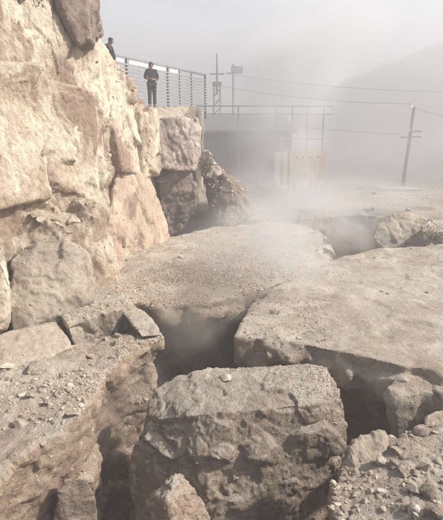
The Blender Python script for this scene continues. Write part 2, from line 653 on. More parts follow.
# the jointed blocks the face is made of
YE = [4.6, 6.9, 8.9, 10.4, 11.7, 13.1, 14.5]
rc = random.Random(23)
nb = 0
for ci in range(len(YE) - 1):
    z0 = 1.75 + rc.uniform(-.35, .30) if YE[ci] < 10.2 else 2.45 + rc.uniform(-.15, .15)
    ztop = float(np.interp((YE[ci] + YE[ci + 1]) / 2, S_Y[:9], S_T[:9])) - (0.38 if YE[ci] > 9.0 else 0.15)
    while z0 < ztop - 0.35:
        h = rc.uniform(1.1, 3.0)
        z1 = min(z0 + h, ztop)
        if ztop - z1 < 0.7:
            z1 = ztop
        y0, y1 = YE[ci] + rc.uniform(-.16, .16), YE[ci + 1] + rc.uniform(-.16, .16)
        pr = rc.uniform(-0.07, 0.07)
        if z1 > 4.4 and y0 > 8.8:
            pr -= 0.2
        hs = []
        for k in range(10):                                   # each block is broken into a few flat, tilted flakes
            if k == 0:
                ya, yb, za, zb2 = y0, y1, z0, z1
            else:
                ya = y0 + (y1 - y0) * rc.uniform(0, .5)
                yb = ya + (y1 - y0) * rc.uniform(.25, .6)
                za = z0 + (z1 - z0) * rc.uniform(0, .65)
                zb2 = za + (z1 - z0) * rc.uniform(.25, .6)
            ym, zm = (ya + yb) / 2, (za + zb2) / 2
            ta, tb = (rc.uniform(-.1, .1), rc.uniform(-.08, .04)) if k == 0 else (rc.uniform(-.24, .24), rc.uniform(-.26, .18))
            of = pr + (0 if k == 0 else rc.uniform(-.07, .06))
            sh_ = rc.uniform(-.3, .3) if k == 0 else rc.uniform(-.7, .5)
            sk_ = rc.uniform(-.1, .1) if k == 0 else rc.uniform(-.15, .75)
            pts = []
            for yy in (ya, yb):
                for zz in (za, zb2):
                    ys = yy + sk_ * (zz - zm)
                    xf = float(np.interp(ys, S_Y[:9], S_X[:9])) - 0.035 * zz + of + ta * (yy - ym) + tb * (zz - zm)
                    jy, jz = rc.uniform(-.06, .06), rc.uniform(-.08, .08) + sh_ * (yy - ym)
                    pts.append((xf, ys + jy, zz + jz))
                    pts.append((xf + rc.uniform(-.10, -.03), ys + jy * 1.2 + (.07 if yy == yb else -.07), zz + jz + (.08 if zz == zb2 else -.08)))
                    pts.append((xf - 0.75, ys + jy, zz + jz))
            hs.append(hull(pts))
        if rc.random() > 0.08:
            rock('rock_block', hs, 0.028, M['cliff'], None, None, 500 + nb, smooth_it=0, size=0.6, amp=0.045, levels=4, grain=0.010, crack=0.12,
                 fall=0.55, stretch=(1, 1.3, 0.7), parent=cliff_o)
        nb += 1
        z0 = z1

# terrace behind it that carries the fence and the people
ter = [(-16, 14.4, 4.6), (-6, 14.6, 4.35), (-3.4, 15.2, 4.0), (-2.6, 16.2, 4.0), (-2.3, 18.2, 4.25), (-1.8, 19.4, 4.5), (-1.45, 21, 4.85),
       (-1.0, 25.5, 5.0), (-2, 30, 5.1), (-16, 31, 5.6)]
rock('rock_terrace', [prism(ter, -1.0, 0.0), hull([(-9, 15, 5.2), (-4.6, 16, 5.24), (-3.75, 17.2, 5.28), (-3.6, 18.1, 5.2), (-5, 18.6, 5.3), (-9, 18.6, 5.3), (-9, 15, 3), (-3.2, 16, 3.6), (-3.0, 18.6, 3.6), (-9, 19, 3)])], 0.11, M['grey'],
     'high rocky terrace carrying the rail fence behind the cliff', 'terrace', 12, key='terrace', size=1.0, amp=0.22, top=0.5, grain=0.07, levels=4)

# dark weathered outcrop at the top of the picture
rock('rock_outcrop', [hull([P(58, -30, 10.6), P(97, -30, 10.8), P(97, 8, 10.4), P(99, 26, 10.5), P(95, 40, 10.3), P(78, 44, 10.0), P(62, 8, 9.8),
                            P(52, -30, 9.8), P(60, -30, 13), P(97, 0, 12.5), P(99, 26, 12.3), P(92, 62, 11.6), P(70, 70, 11)])],
     0.045, M['outcrop'], 'dark brown weathered outcrop overhanging the top of the cliff', 'rock outcrop', 13, key='outcrop',
     size=0.75, amp=0.14, grain=0.02, crack=0.15)
rock('crest_boulder', [hull([P(96, 26, 11.3), P(103, 27, 11.4), P(104, 34, 11.3), P(97, 37, 11.2), P(92, 32, 11.0), P(98, 28, 11.9), P(102, 34, 11.9),
                             P(94, 38, 11.8)])],
     0.03, M['outcrop'], 'small dark knob of rock beneath the outcrop beside the bending person', 'boulder', 14, size=0.3, amp=0.05)

# ochre buttress at the foot of the cliff
rock('ochre_buttress', [hull([P(116, 172, 11.8), P(128, 166, 12.6), P(146, 180, 13.4), P(160, 200, 14.0), P(171, 236, 14.6), P(168, 244, 14.4), P(150, 256, 13.2),
                              P(128, 266, 12.2), P(112, 272, 11.4), P(108, 225, 11.4), P(104, 300, 11.0), P(172, 262, 14.8), P(100, 190, 14), P(120, 175, 15.2),
                              P(150, 190, 15.8)])],
     0.045, M['ochre'], 'big ochre and pink buttress bulging from the foot of the cliff', 'rock buttress', 15, key='buttress', size=0.95,
     amp=0.14, grain=0.03, stretch=(1, 1, 0.6))
# lower blocks under the ledge
rock('grey_block', [hull([P(14, 262, 7.7), P(36, 243, 7.9), P(66, 240, 8.1), P(88, 254, 8.2), P(97, 284, 8.0), P(94, 300, 7.9), P(70, 312, 7.5), P(30, 326, 7.1),
                          P(12, 332, 7.0), P(8, 300, 7.2), P(20, 250, 9), P(85, 250, 9.2), P(97, 290, 9.2), P(20, 360, 7.3), P(90, 330, 8.0)])],
     0.03, M['grey'], 'large smooth grey brown block resting at the foot of the cliff', 'boulder', 16, key='greyblock', size=0.9, amp=0.075, grain=0.02, crack=0.2)
rock('cream_block', [hull([P(-30, 255, 6.9), P(2, 262, 7.0), P(12, 285, 6.95), P(10, 318, 6.9), P(2, 330, 6.7), P(-30, 350, 6.4), P(-40, 250, 8), P(4, 262, 8),
                           P(12, 330, 7.6)])],
     0.03, M['cliff'], 'cream block at the left edge beside the large grey block', 'boulder', 17, size=0.7, amp=0.07, grain=0.02)
rock('ledge_block', [hull([P(90, 225, 9.8), P(112, 205, 10.6), P(124, 238, 10.9), P(126, 268, 10.6), P(104, 282, 9.8), P(96, 285, 9.4), P(84, 240, 9.5),
                           P(86, 225, 11.5), P(120, 215, 12)])],
     0.04, M['ochre'], 'pinkish block wedged between the grey block and the buttress', 'boulder', 18, size=0.7, amp=0.1, grain=0.025)

# square pale rock under the standing person, and its dark hollow
rock('pale_square_rock', [hull([P(148, 122, 16.2), P(174, 117, 16.3), P(196, 119, 16.6), P(202, 128, 16.8), P(200, 160, 16.7), P(197, 171, 16.6), P(176, 170, 16.2),
                                P(156, 168, 16.0), P(146, 140, 16.0), P(152, 120, 18.2), P(199, 128, 18.2), P(198, 168, 17.9), P(160, 172, 18)])],
     0.04, M['pale'], 'square pale pink rock jutting out below the standing person', 'boulder', 19, key='squarerock', size=0.8, amp=0.11, grain=0.02, crack=0.15)
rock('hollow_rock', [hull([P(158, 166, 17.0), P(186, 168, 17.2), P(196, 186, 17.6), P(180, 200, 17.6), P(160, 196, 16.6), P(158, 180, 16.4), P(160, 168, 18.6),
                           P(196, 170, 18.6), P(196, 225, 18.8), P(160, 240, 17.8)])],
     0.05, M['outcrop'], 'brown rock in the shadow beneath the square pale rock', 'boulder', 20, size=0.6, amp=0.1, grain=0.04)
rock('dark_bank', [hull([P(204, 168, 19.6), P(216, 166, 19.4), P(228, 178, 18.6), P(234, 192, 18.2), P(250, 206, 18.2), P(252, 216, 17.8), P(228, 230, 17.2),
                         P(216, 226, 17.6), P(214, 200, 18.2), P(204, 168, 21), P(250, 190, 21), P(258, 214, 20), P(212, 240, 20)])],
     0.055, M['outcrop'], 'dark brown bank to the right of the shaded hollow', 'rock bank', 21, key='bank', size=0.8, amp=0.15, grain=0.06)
rock('bank_top_rock', [hull([P(199, 152, 18.0), P(206, 150, 18.0), P(212, 156, 18.0), P(221, 170, 18.0), P(222, 175, 18.0), P(212, 178, 17.9), P(202, 176, 17.9),
                             P(200, 154, 19), P(220, 172, 19), P(204, 178, 19)])],
     0.035, M['pale'], 'ragged pale rock beside the small bush right of the square rock', 'boulder', 22, size=0.35, amp=0.08, grain=0.04)
rock('far_ledge', [prism([P(218, 213, z=0.35), P(228, 206, z=0.42), P(250, 204, z=0.42), P(274, 206, z=0.40), P(280, 213, z=0.30), P(258, 219, z=0.32), P(230, 221, z=0.3)], -1.0)],
     0.04, M['slab'], 'narrow pale ledge beyond the middle slab, right of the dark bank', 'rock slab', 23, key='farledge', size=0.5, amp=0.08, grain=0.04)
rock('far_rubble_ridge', [hull([P(222, 196, 21.5), P(236, 184, 21.8), P(255, 180, 22), P(270, 183, 22), P(284, 190, 22), P(290, 200, 21.5), P(226, 206, 21), P(286, 206, 21),
                                P(240, 186, 24), P(280, 190, 24)])],
     0.06, M['ground'], 'low heap of earth and rubble in front of the grey shed', 'rubble heap', 24, key='farridge', size=0.5, amp=0.12, grain=0.06)

# ------------------------------------------------------------------ the broken slabs
rock('middle_slab', [prism([P(40, 318, z=0.12), P(90, 309, z=0.14), P(128, 303, z=0.14), P(150, 302, z=0.1), P(172, 305, z=0.08), P(205, 303, z=0.08), P(240, 295, z=0.06),
                            P(262, 290, z=0.06), P(298, 276, z=0.05), P(325, 264, z=0.05), P(321, 246, z=0.1), P(322, 233, z=0.12), P(300, 224, z=0.12), P(250, 220, z=0.12),
                            P(214, 227, z=0.12), P(160, 240, z=0.12), P(140, 248, z=0.14), P(90, 262, z=0.2), P(40, 290, z=0.2)], -4.0, 1.1, mid=(0.16, 0.0))]
     + flakes([P(150, 303, z=0.08), P(172, 306, z=0.08), P(205, 304, z=0.08), P(240, 296, z=0.06), P(262, 291, z=0.06)], 14, 301, (0.25, 0.45), (-0.45, -0.2), 0.09, 0.06, back=0.24)
     + flakes([P(325, 264, z=0.05), P(321, 246, z=0.1), P(322, 233, z=0.12)], 10, 302, (0.2, 0.45), (-0.6, -0.1), 0.13),
     0.05, M['slab'], 'wide dusty middle slab strewn with debris between cliff and right slab', 'rock slab', 30, key='middle',
     size=1.1, amp=0.10, top=0.4, grain=0.025, crack=0.05, levels=4, fall=0.5, smooth_it=0)
rock('right_slab', [prism([P(235, 337, z=-0.02), P(240, 322, z=0), P(252, 303, z=0.0), P(266, 287, z=0), P(300, 271, z=0.02), P(326, 261, z=0.02), P(352, 255, z=0.05),
                           P(378, 249, z=0.05), P(443, 244, z=0.05), P(530, 243, z=0.05), P(640, 300, z=0.0), P(600, 372, z=-0.02), P(500, 372, z=-0.02), P(443, 369, z=-0.02),
                           P(405, 366, z=-0.02), P(372, 358, z=-0.02), P(340, 351, z=-0.02), P(292, 341, z=-0.02), P(262, 338, z=-0.03)], -1.6, 0.45, mid=(0.42, 0.02))]
     + flakes([P(272, 337, z=0), P(292, 341, z=0), P(340, 351, z=0), P(372, 358, z=0), P(405, 366, z=0), P(450, 370, z=0)],
              26, 311, (0.26, 0.50), (-0.5, -0.22), 0.0, 0.06, back=0.24),
     0.04, M['slab'], 'huge flat dusty slab filling the right side of the picture', 'rock slab', 31, key='right',
     size=0.9, amp=0.06, top=0.55, grain=0.014, crack=0.08, levels=4, fall=0.5, smooth_it=0)
# what carries the right slab, deep in the cleft
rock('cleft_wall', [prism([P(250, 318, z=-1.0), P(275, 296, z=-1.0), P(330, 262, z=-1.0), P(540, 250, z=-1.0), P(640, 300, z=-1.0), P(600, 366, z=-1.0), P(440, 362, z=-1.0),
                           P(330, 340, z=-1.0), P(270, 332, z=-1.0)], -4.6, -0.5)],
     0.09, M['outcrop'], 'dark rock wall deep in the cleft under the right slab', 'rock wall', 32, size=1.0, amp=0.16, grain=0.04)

# left foreground mass and its blocks
rock('left_front_slab', [prism([P(-170, 372, z=0.0), P(-60, 364, z=0.0), P(0, 365, z=-0.05), P(22, 353, z=-0.12), P(60, 348, z=-0.15), P(96, 341, z=-0.15), P(130, 335, z=-0.12),
                                P(156, 330, z=-0.08), P(157, 339, z=-0.08), P(126, 352, z=-0.1), P(106, 372, z=-0.1), P(95, 395, z=-0.1), P(77, 416, z=-0.1), P(52, 434, z=-0.12),
                                P(28, 452, z=-0.15), P(2, 474, z=-0.2), P(-30, 505, z=-0.2), P(-120, 560, z=-0.2), P(-260, 560, z=-0.2)], -4.4, 1.3, mid=(0.30, 0.0))],
     0.03, M['rubble_rock'], 'crumbling left foreground mass topped with grey rubble', 'rock mass', 33, key='leftfront',
     size=0.85, amp=0.16, top=0.55, grain=0.045, levels=4)
rock('flat_block', [hull([P(-40, 345, z=0.25), P(0, 335, z=0.25), P(30, 327, z=0.25), P(54, 321, z=0.24), P(62, 328, z=0.15), P(72, 346, z=0.0), P(70, 360, z=-0.3), P(20, 372, z=-0.1),
                          P(-40, 390, z=-0.2), P(-40, 345, z=-0.5), P(60, 330, z=-0.5)])],
     0.022, M['grey'], 'flat brown block sloping towards the camera left of the dark faced block', 'boulder', 34, key='flatblock', size=0.7, amp=0.05, grain=0.018)
rock('dark_faced_block', [prism([P(60, 315, z=0.30), P(80, 307, z=0.31), P(104, 302, z=0.31), P(126, 299, z=0.30), P(132, 308, z=0.26), P(104, 313, z=0.28), P(82, 318, z=0.28), P(66, 322, z=0.28)], -0.6, 0.22)],
     0.022, M['grey'], 'low block with a dark shaded front between flat block and tilted plate', 'boulder', 35, key='darkblock', size=0.5, amp=0.05, grain=0.018)
rock('tilted_plate', [hull([P(118, 306, z=0.26), P(131, 301, z=0.27), P(157, 324, z=0.10), P(160, 335, z=0.0), P(142, 337, z=0.0), P(120, 309, z=0.12), P(142, 340, z=-0.25),
                            P(158, 336, z=-0.25), P(131, 303, z=-0.1)])],
     0.02, M['slab'], 'pale tilted plate of rock leaning at the end of the dark faced block', 'rock slab', 36, key='plate', size=0.5, amp=0.03, grain=0.012)

# the big boulder in the cleft
rock('cleft_boulder', [hull([P(158, 388, 6.0), P(176, 374, 6.2), P(214, 369, 6.3), P(262, 366, 6.3), P(304, 363, 6.25), P(326, 368, 6.0), P(337, 384, 5.75), P(342, 404, 5.6),
                             P(348, 436, 5.5), P(338, 466, 5.35), P(188, 416, 5.2), P(222, 412, 5.15), P(262, 410, 5.2), P(312, 403, 5.35), P(322, 462, 5.15), P(280, 480, 4.95), P(246, 500, 4.80), P(205, 500, 4.78), P(168, 470, 5.0), P(146, 420, 5.5),
                             P(138, 445, 5.4), P(132, 490, 5.2), P(140, 580, 4.9), P(200, 620, 4.7), P(250, 600, 4.85), P(300, 530, 5.25), P(330, 510, 5.5),
                             P(140, 520, 6.4), P(330, 500, 6.4)])]
     + flakes([P(182, 428, 5.56), P(200, 434, 5.38), P(225, 438, 5.31), P(262, 434, 5.34), P(300, 426, 5.44), P(320, 426, 5.68)], 13, 371, (0.34, 0.50), (-0.22, 0.06), None, 0.08)
     + flakes([P(185, 488, 5.22), P(225, 492, 5.13), P(280, 478, 5.26), P(316, 465, 5.48)], 9, 372, (0.32, 0.46), (-0.2, 0.08), None, 0.08),
     0.018, M['boulder'], 'massive rough boulder wedged in the cleft at the centre front', 'boulder', 37, key='boulder',
     size=0.5, amp=0.06, grain=0.016, levels=4, crack=0.05, fall=0.5, top=0.6, smooth_it=0)
rock('pointed_rock', [hull([P(175, 471, 4.15), P(184, 474, 4.15), P(196, 492, 4.1), P(213, 524, 4.05), P(218, 560, 3.95), P(132, 560, 3.85), P(142, 510, 4.0), P(152, 494, 4.05),
                            P(168, 500, 3.82), P(178, 545, 3.7), P(190, 500, 4.5), P(150, 520, 4.5)])],
     0.012, M['rubble_rock'], 'small pointed tan rock standing before the cleft boulder at the bottom edge', 'rock', 39, key='pointed', size=0.26, amp=0.04, grain=0.018, crack=0.3)
rock('sunk_boulder', [hull([P(64, 480, 4.35), P(84, 478, 4.45), P(95, 496, 4.45), P(97, 530, 4.4), P(70, 560, 4.2), P(50, 530, 4.25), P(58, 495, 4.3), P(80, 490, 4.9), P(60, 540, 4.8),
                            P(95, 540, 4.8)])],
     0.016, M['boulder'], 'rounded grey boulder sunk in the dark crack at the bottom left', 'boulder', 40, size=0.35, amp=0.04, grain=0.015)

# right foreground
rock('right_front_mass', [prism([P(345, 452, z=-0.42), P(352, 440, z=-0.36), P(366, 434, z=-0.32), P(388, 433, z=-0.3), P(404, 436, z=-0.3), P(424, 430, z=-0.28), P(443, 424, z=-0.25),
                                 P(500, 418, z=-0.2), P(640, 430, z=-0.2), P(700, 560, z=-0.1), P(443, 580, z=-0.1), P(352, 580, z=-0.25), P(338, 520, z=-0.35), P(337, 484, z=-0.42)],
                                -4.2, 0.1, mid=(0.6, 0.08))],
     0.02, M['rubble_rock'], 'rubble covered mass filling the bottom right corner', 'rock mass', 41, key='rightfront',
     size=0.6, amp=0.09, top=0.7, grain=0.04, levels=4)
rock('corner_block', [hull([P(344, 462, 4.36), P(349, 446, 4.46), P(362, 433, 4.62), P(384, 431, 4.66), P(388, 445, 4.52), P(379, 472, 4.2), P(360, 486, 4.05), P(344, 480, 4.2),
                            P(350, 500, 4.5), P(384, 480, 4.7)])],
     0.014, M['grey'], 'pale grey block capping the left corner of the bottom right rubble', 'rock', 42, key='corner', size=0.3, amp=0.035, grain=0.016)
rock('right_wedge_slab', [prism([P(387, 388, z=-0.20), P(398, 376, z=-0.16), P(420, 372, z=-0.15), P(443, 371, z=-0.15), P(520, 372, z=-0.15), P(540, 400, z=-0.2), P(443, 393, z=-0.22),
                                 P(424, 392, z=-0.22), P(408, 396, z=-0.24), P(396, 398, z=-0.26)], -1.5, 0.25, mid=(0.12, 0.05))],
     0.022, M['grey'], 'rounded grey slab under the front edge of the right slab', 'rock slab', 43, key='wedge', size=0.5, amp=0.035, grain=0.012)
rock('brown_flat_stone', [hull([P(424, 418, 5.1), P(436, 411, 5.15), P(460, 409, 5.1), P(462, 428, 4.95), P(440, 428, 4.9), P(424, 426, 4.95), P(440, 414, 5.5), P(460, 424, 5.4),
                                P(430, 436, 5.1)])],
     0.014, M['ochre'], 'flat brown stone at the right edge behind the rubble', 'stone', 44, size=0.3, amp=0.03, grain=0.015)

# far right: rounded boulder, pale rubble
rock('round_boulder', [hull([P(372, 238, 16.4), P(378, 224, 16.6), P(392, 214, 16.9), P(410, 212, 17.2), P(426, 218, 17.4), P(432, 236, 17.0), P(420, 252, 16.4), P(386, 252, 16.2),
                             P(380, 224, 18.5), P(426, 220, 18.8), P(400, 214, 18.6), P(380, 256, 18), P(430, 256, 18)])],
     0.05, M['grey'], 'rounded brown boulder above the smoking pit on the far right', 'boulder', 45, key='roundb', size=0.9, amp=0.1, grain=0.03, crack=0.3)
rock('pale_far_rock', [hull([P(421, 226, 15.4), P(430, 220, 15.6), P(450, 219, 15.8), P(470, 226, 15.6), P(470, 240, 15.2), P(440, 240, 15.0), P(424, 240, 15.0), P(430, 224, 17),
                             P(465, 226, 17), P(440, 246, 16)])],
     0.04, M['pale'], 'rough whitish rock at the far right edge beyond the slab', 'rock', 46, key='palefar', size=0.35, amp=0.08, grain=0.04)
rock('far_pit_wall', [prism([P(300, 219, z=0.2), P(340, 215, z=0.2), P(375, 216, z=0.2), P(430, 212, z=0.25), P(560, 212, z=0.25), P(560, 200, z=0.25), P(300, 204, z=0.25)], -3.6, -0.3)],
     0.08, M['ground'], 'far bank of the smoking pit behind the slabs', 'rock bank', 47, key='farbank', size=0.9, amp=0.14, top=0.6, grain=0.05)

# ------------------------------------------------------------------ loose stones and gravel
ICO_V, ICO_F = None, None
bmx = bmesh.new()
bmesh.ops.create_icosphere(bmx, subdivisions=1, radius=1.0)
ICO_V = np.array([vv.co[:] for vv in bmx.verts])
ICO_F = np.array([[q.index for q in f.verts] for f in bmx.faces])
bmx.free()


def project(p):
    d = p - np.array((0, 0, CAMZ))
    f = d[:, 1] * math.cos(PITCH) - d[:, 2] * math.sin(PITCH)
    u = d[:, 1] * math.sin(PITCH) + d[:, 2] * math.cos(PITCH)
    f = np.maximum(f, 1e-3)
    return 221.5 + FPX * d[:, 0] / f, 260 - FPX * u / f, f


def stone_mesh(name, seed, mat, sub=3, cuts=11):
    """angular broken stone about one unit in radius"""
    rr = np.random.default_rng(seed)
    bm = bmesh.new()
    bmesh.ops.create_icosphere(bm, subdivisions=sub, radius=1.0)
    p = np.array([q.co[:] for q in bm.verts])
    for k in range(cuts):
        n = rr.normal(size=3)
        n /= np.linalg.norm(n)
        d = rr.uniform(0.45, 0.82)
        e = np.maximum(p @ n - d, 0)
        p -= n * e[:, None]
    p += p * (0.05 * fbm(p * 3.0 + seed, 3, seed))[:, None]
    p *= np.array((1.0, rr.uniform(0.65, 0.95), rr.uniform(0.45, 0.75)))
    for q, c in zip(bm.verts, p):
        q.co = c
    me = bpy.data.meshes.new(name)
    bm.to_mesh(me)
    bm.free()
    for poly in me.polygons:
        poly.use_smooth = False
    paint_patches(me, p, seed, 1.5)
    me.materials.append(mat)
    return me


STONES = [stone_mesh('stone', 400 + k, M['stone']) for k in range(7)]
CREAMS = [stone_mesh('cream_stone', 480 + k, M['cliff']) for k in range(4)]
WHITES = [stone_mesh('white_stone', 450 + k, M['white_stone']) for k in range(3)]
ALLV = {k: s_[0] for k, s_ in SURF.items()}


def surface_at(px, py, keys):
    """the nearest built surface point that the photograph sees at (px, py)"""
    best = None
    for k in keys:
        vv = ALLV[k]
        x, y, f = project(vv)
        m = np.hypot(x - px, y - py) < 2.2
        if m.any():
            i = np.argmin(np.where(m, f, 1e9))
            if best is None or f[i] < best[1]:
                best = (vv[i], f[i])
    return best[0] if best else None


def place_stone(px, py, size, keys, label, group=None, me=None, cat='stone', name='stone', flat=1.0):
    p = surface_at(px, py, keys)
    if p is None:
        return
    o = bpy.data.objects.new(name, me or random.choice(STONES))
    COL.objects.link(o)
    o.location = (p[0], p[1], p[2] + size * 0.25)
    s = size
    o.scale = (s, s, s * flat)
    o.rotation_euler = (random.uniform(-.35, .35), random.uniform(-.35, .35), random.uniform(0, 6.28))
    tag(o, label, cat, group)


# the stones one can point at
place_stone(380, 463, 0.105, ['rightfront'], 'white oval stone lying in the bottom right rubble', me=WHITES[0], flat=0.9)
place_stone(417, 512, 0.085, ['rightfront'], 'whitish broken stone at the bottom edge of the right rubble', me=WHITES[1])
place_stone(436, 512, 0.12, ['rightfront'], 'big tan stone in the bottom right corner', me=STONES[1])
place_stone(428, 494, 0.12, ['rightfront'], 'large grey stone left of the big tan corner stone', me=STONES[0])
place_stone(414, 489, 0.085, ['rightfront'], 'knobbly grey stone between the white oval and large grey stones', me=STONES[2])
place_stone(433, 432, 0.05, ['rightfront'], 'small white stone at the right edge by the brown flat stone', me=WHITES[2])
place_stone(393, 467, 0.055, ['rightfront'], 'little grey stone touching the white oval stone', me=STONES[3])
place_stone(88, 375, 0.075, ['leftfront'], 'pale upright stone in the middle of the left foreground rubble', me=WHITES[0])
place_stone(48, 402, 0.075, ['leftfront'], 'rounded tan stone on the left rubble', me=STONES[4], flat=0.8)
place_stone(72, 414, 0.085, ['leftfront'], 'flat tan stone near the broken rim of the left mass', me=STONES[5], flat=0.6)
place_stone(10, 366, 0.14, ['leftfront'], 'flat pale stone at the left edge in front of the flat block', me=WHITES[1], flat=0.45)
place_stone(34, 370, 0.15, ['leftfront'], 'big grey stone at the back of the left rubble', me=STONES[6], flat=0.7)
place_stone(75, 305, 0.12, ['middle', 'darkblock'], 'pale stone sitting above the dark faced block', me=WHITES[2])
place_stone(228, 378, 0.11, ['boulder'], 'whitish chunk lying on top of the cleft boulder', me=WHITES[1], flat=0.7)
place_stone(180, 256, 0.13, ['middle'], 'lone pale stone on the far half of the middle slab', me=WHITES[0], flat=0.7)
place_stone(206, 262, 0.10, ['middle'], 'lone grey stone right of the lone pale stone on the middle slab', me=STONES[2], flat=0.7)
place_stone(42, 205, 0.20, ['cliff', 'ledge'] if 'ledge' in SURF else ['cliff'], 'angular stone on the cliff ledge above the grey block', me=CREAMS[1])


def scatter_points(key, n, zmin=0.62, box=None, clump=0.0, seed=1, wfn=None):
    vv, t, nn, ar = SURF[key]
    rr = np.random.default_rng(seed)
    c = vv[t].mean(1)
    x, y, f = project(c)
    w = ar * (nn[:, 2] > zmin) * (x > -40) * (x < 485) * (y < 570) * (c[:, 1] > 1.5)
    if box:
        xx = x + 40 * fbm(c * 0.9, 3, seed + 40)
        yy = y + 14 * fbm(c * 0.9, 3, seed + 41)
        ex, ey = (box[2] - box[0]) * 0.22, (box[3] - box[1]) * 0.22
        w = w * sstep(box[0] - ex, box[0] + ex, xx) * (1 - sstep(box[2] - ex, box[2] + ex, xx)) \
            * sstep(box[1] - ey, box[1] + ey, yy) * (1 - sstep(box[3] - ey, box[3] + ey, yy))
    if clump:
        w = w * np.clip(0.5 + clump * fbm(c * 1.6, 4, seed + 5), 0.02, 3) ** 2
    if wfn is not None:
        w = w * wfn(c)
    if w.sum() <= 0:
        return np.zeros((0, 3))
    i = rr.choice(len(t), n, p=w / w.sum())
    a, b = rr.random(n), rr.random(n)
    fl = a + b > 1
    a[fl], b[fl] = 1 - a[fl], 1 - b[fl]
    tv = vv[t[i]]
    return tv[:, 0] + (tv[:, 1] - tv[:, 0]) * a[:, None] + (tv[:, 2] - tv[:, 0]) * b[:, None]


def gravel(name, label, specs, seed, tints, cat='gravel'):
    """stones far too many to count: one mesh"""
    rr = np.random.default_rng(seed)
    V, F, T = [], [], []
    base = 0
    for key, n, lo, hi, kw in specs:
        p = scatter_points(key, n, seed=seed + len(V), **kw)
        n = len(p)
        if n == 0:
            continue
        s = lo * (hi / lo) ** (rr.random(n) ** 2.2)
        q = np.repeat(ICO_V[None], n, 0) * rr.uniform(0.55, 1.25, (n, len(ICO_V), 1))
        q *= np.stack([rr.uniform(.8, 1.3, n), rr.uniform(.6, 1.0, n), rr.uniform(.35, .8, n)], 1)[:, None]
        a = rr.uniform(0, 6.283, n)
        tl = rr.uniform(-.6, .6, n)
        ca, sa, ct, st = np.cos(a), np.sin(a), np.cos(tl), np.sin(tl)
        x, y, z = q[..., 0], q[..., 1], q[..., 2]
        x, z = x * ct[:, None] + z * st[:, None], -x * st[:, None] + z * ct[:, None]
        x, y = x * ca[:, None] - y * sa[:, None], x * sa[:, None] + y * ca[:, None]
        q = np.stack([x, y, z], -1) * s[:, None, None] + p[:, None]
        q[..., 2] += (s * 0.05)[:, None]
        V.append(q.reshape(-1, 3))
        F.append((ICO_F[None] + (base + np.arange(n) * len(ICO_V))[:, None, None]).reshape(-1, 3))
        base += n * len(ICO_V)
        tt = np.array(tints)[rr.integers(0, len(tints), n)] * rr.uniform(0.8, 1.2, (n, 1))
        T.append(np.repeat(np.concatenate([tt, np.ones((n, 1))], 1), len(ICO_V), 0))
    me = mesh_np(name, np.concatenate(V), np.concatenate(F), smooth=False)
    at = me.attributes.new('tint', 'FLOAT_COLOR', 'POINT')
    at.data.foreach_set('color', np.concatenate(T).astype(np.float32).ravel())
    return tag(link_mesh(name, me, M['gravel']), label, cat, kind='stuff')


GT = [(1, 1, 1), (0.95, 0.93, 0.9), (1.08, 1.05, 1.0), (0.98, 0.92, 0.87), (0.85, 0.83, 0.81), (1.12, 1.11, 1.1), (0.92, 0.9, 0.88)]
PT = [(1.0, 0.86, 0.80), (0.85, 0.70, 0.64), (1.15, 1.05, 1.0), (0.75, 0.62, 0.57), (1.45, 1.38, 1.32)]
gravel('left_gravel', 'grey gravel and grit over the left foreground mass',
       [('leftfront', 14000, 0.004, 0.022, dict(clump=0.7)), ('leftfront', 800, 0.015, 0.05, dict(clump=1.2)), ('flatblock', 200, 0.006, 0.03, {}),
        ('plate', 120, 0.006, 0.02, {}), ('darkblock', 350, 0.008, 0.035, {})], 61, GT)
gravel('right_gravel', 'coarse gravel over the bottom right rubble mass',
       [('rightfront', 13000, 0.003, 0.018, dict(zmin=0.3, clump=1.2)), ('rightfront', 700, 0.010, 0.05, dict(clump=1.3)), ('corner', 160, 0.003, 0.010, dict(zmin=0.3)),
        ('wedge', 350, 0.005, 0.02, {})], 62, GT + PT[:2])
gravel('slab_debris', 'pinkish brown broken debris scattered over the middle slab',
       [('middle', 7500, 0.014, 0.06, dict(box=(60, 258, 262, 315), clump=1.3)), ('middle', 3500, 0.008, 0.05, dict(clump=1.2)),
        ('farledge', 400, 0.02, 0.07, {}), ('farridge', 900, 0.03, 0.12, dict(zmin=0.3))], 63, PT + GT[:2])
gravel('slab_grit', 'thin grit lying on the huge right slab',
       [('right', 4200, 0.006, 0.03, dict(clump=1.3)), ('right', 1500, 0.008, 0.04, dict(box=(232, 262, 330, 345))), ('palefar', 300, 0.02, 0.06, dict(zmin=0.2))], 64, GT)
gravel('boulder_grit', 'grit caught on top of the cleft boulder',
       [('boulder', 3200, 0.005, 0.02, dict(zmin=0.5, clump=0.7)), ('pointed', 250, 0.004, 0.012, dict(zmin=0.3))], 65, GT)
gravel('ledge_rubble', 'broken rubble lying on the ledges and foot of the cliff',
       [('cliff', 1500, 0.02, 0.10, dict(zmin=0.35, box=(10, 170, 130, 300))), ('cliff', 900, 0.02, 0.09, dict(zmin=0.4, box=(90, 50, 165, 180))),
        ('outcrop', 150, 0.02, 0.06, {}), ('terrace', 1500, 0.02, 0.10, {}), ('bank', 500, 0.02, 0.09, dict(zmin=0.3)), ('squarerock', 120, 0.02, 0.06, {}),
        ('buttress', 250, 0.015, 0.06, dict(zmin=0.3)), ('greyblock', 150, 0.01, 0.04, {})], 66, GT + [(1.3, 1.15, 0.95)])
gravel('ground_rubble', 'scattered rubble on the hazy ground beyond the slabs',
       [('ground', 1500, 0.03, 0.12, dict(clump=1.2, wfn=lambda c: (c[:, 1] > 18) * (c[:, 1] < 45) / c[:, 1])), ('farbank', 1200, 0.02, 0.10, {})], 67, GT)


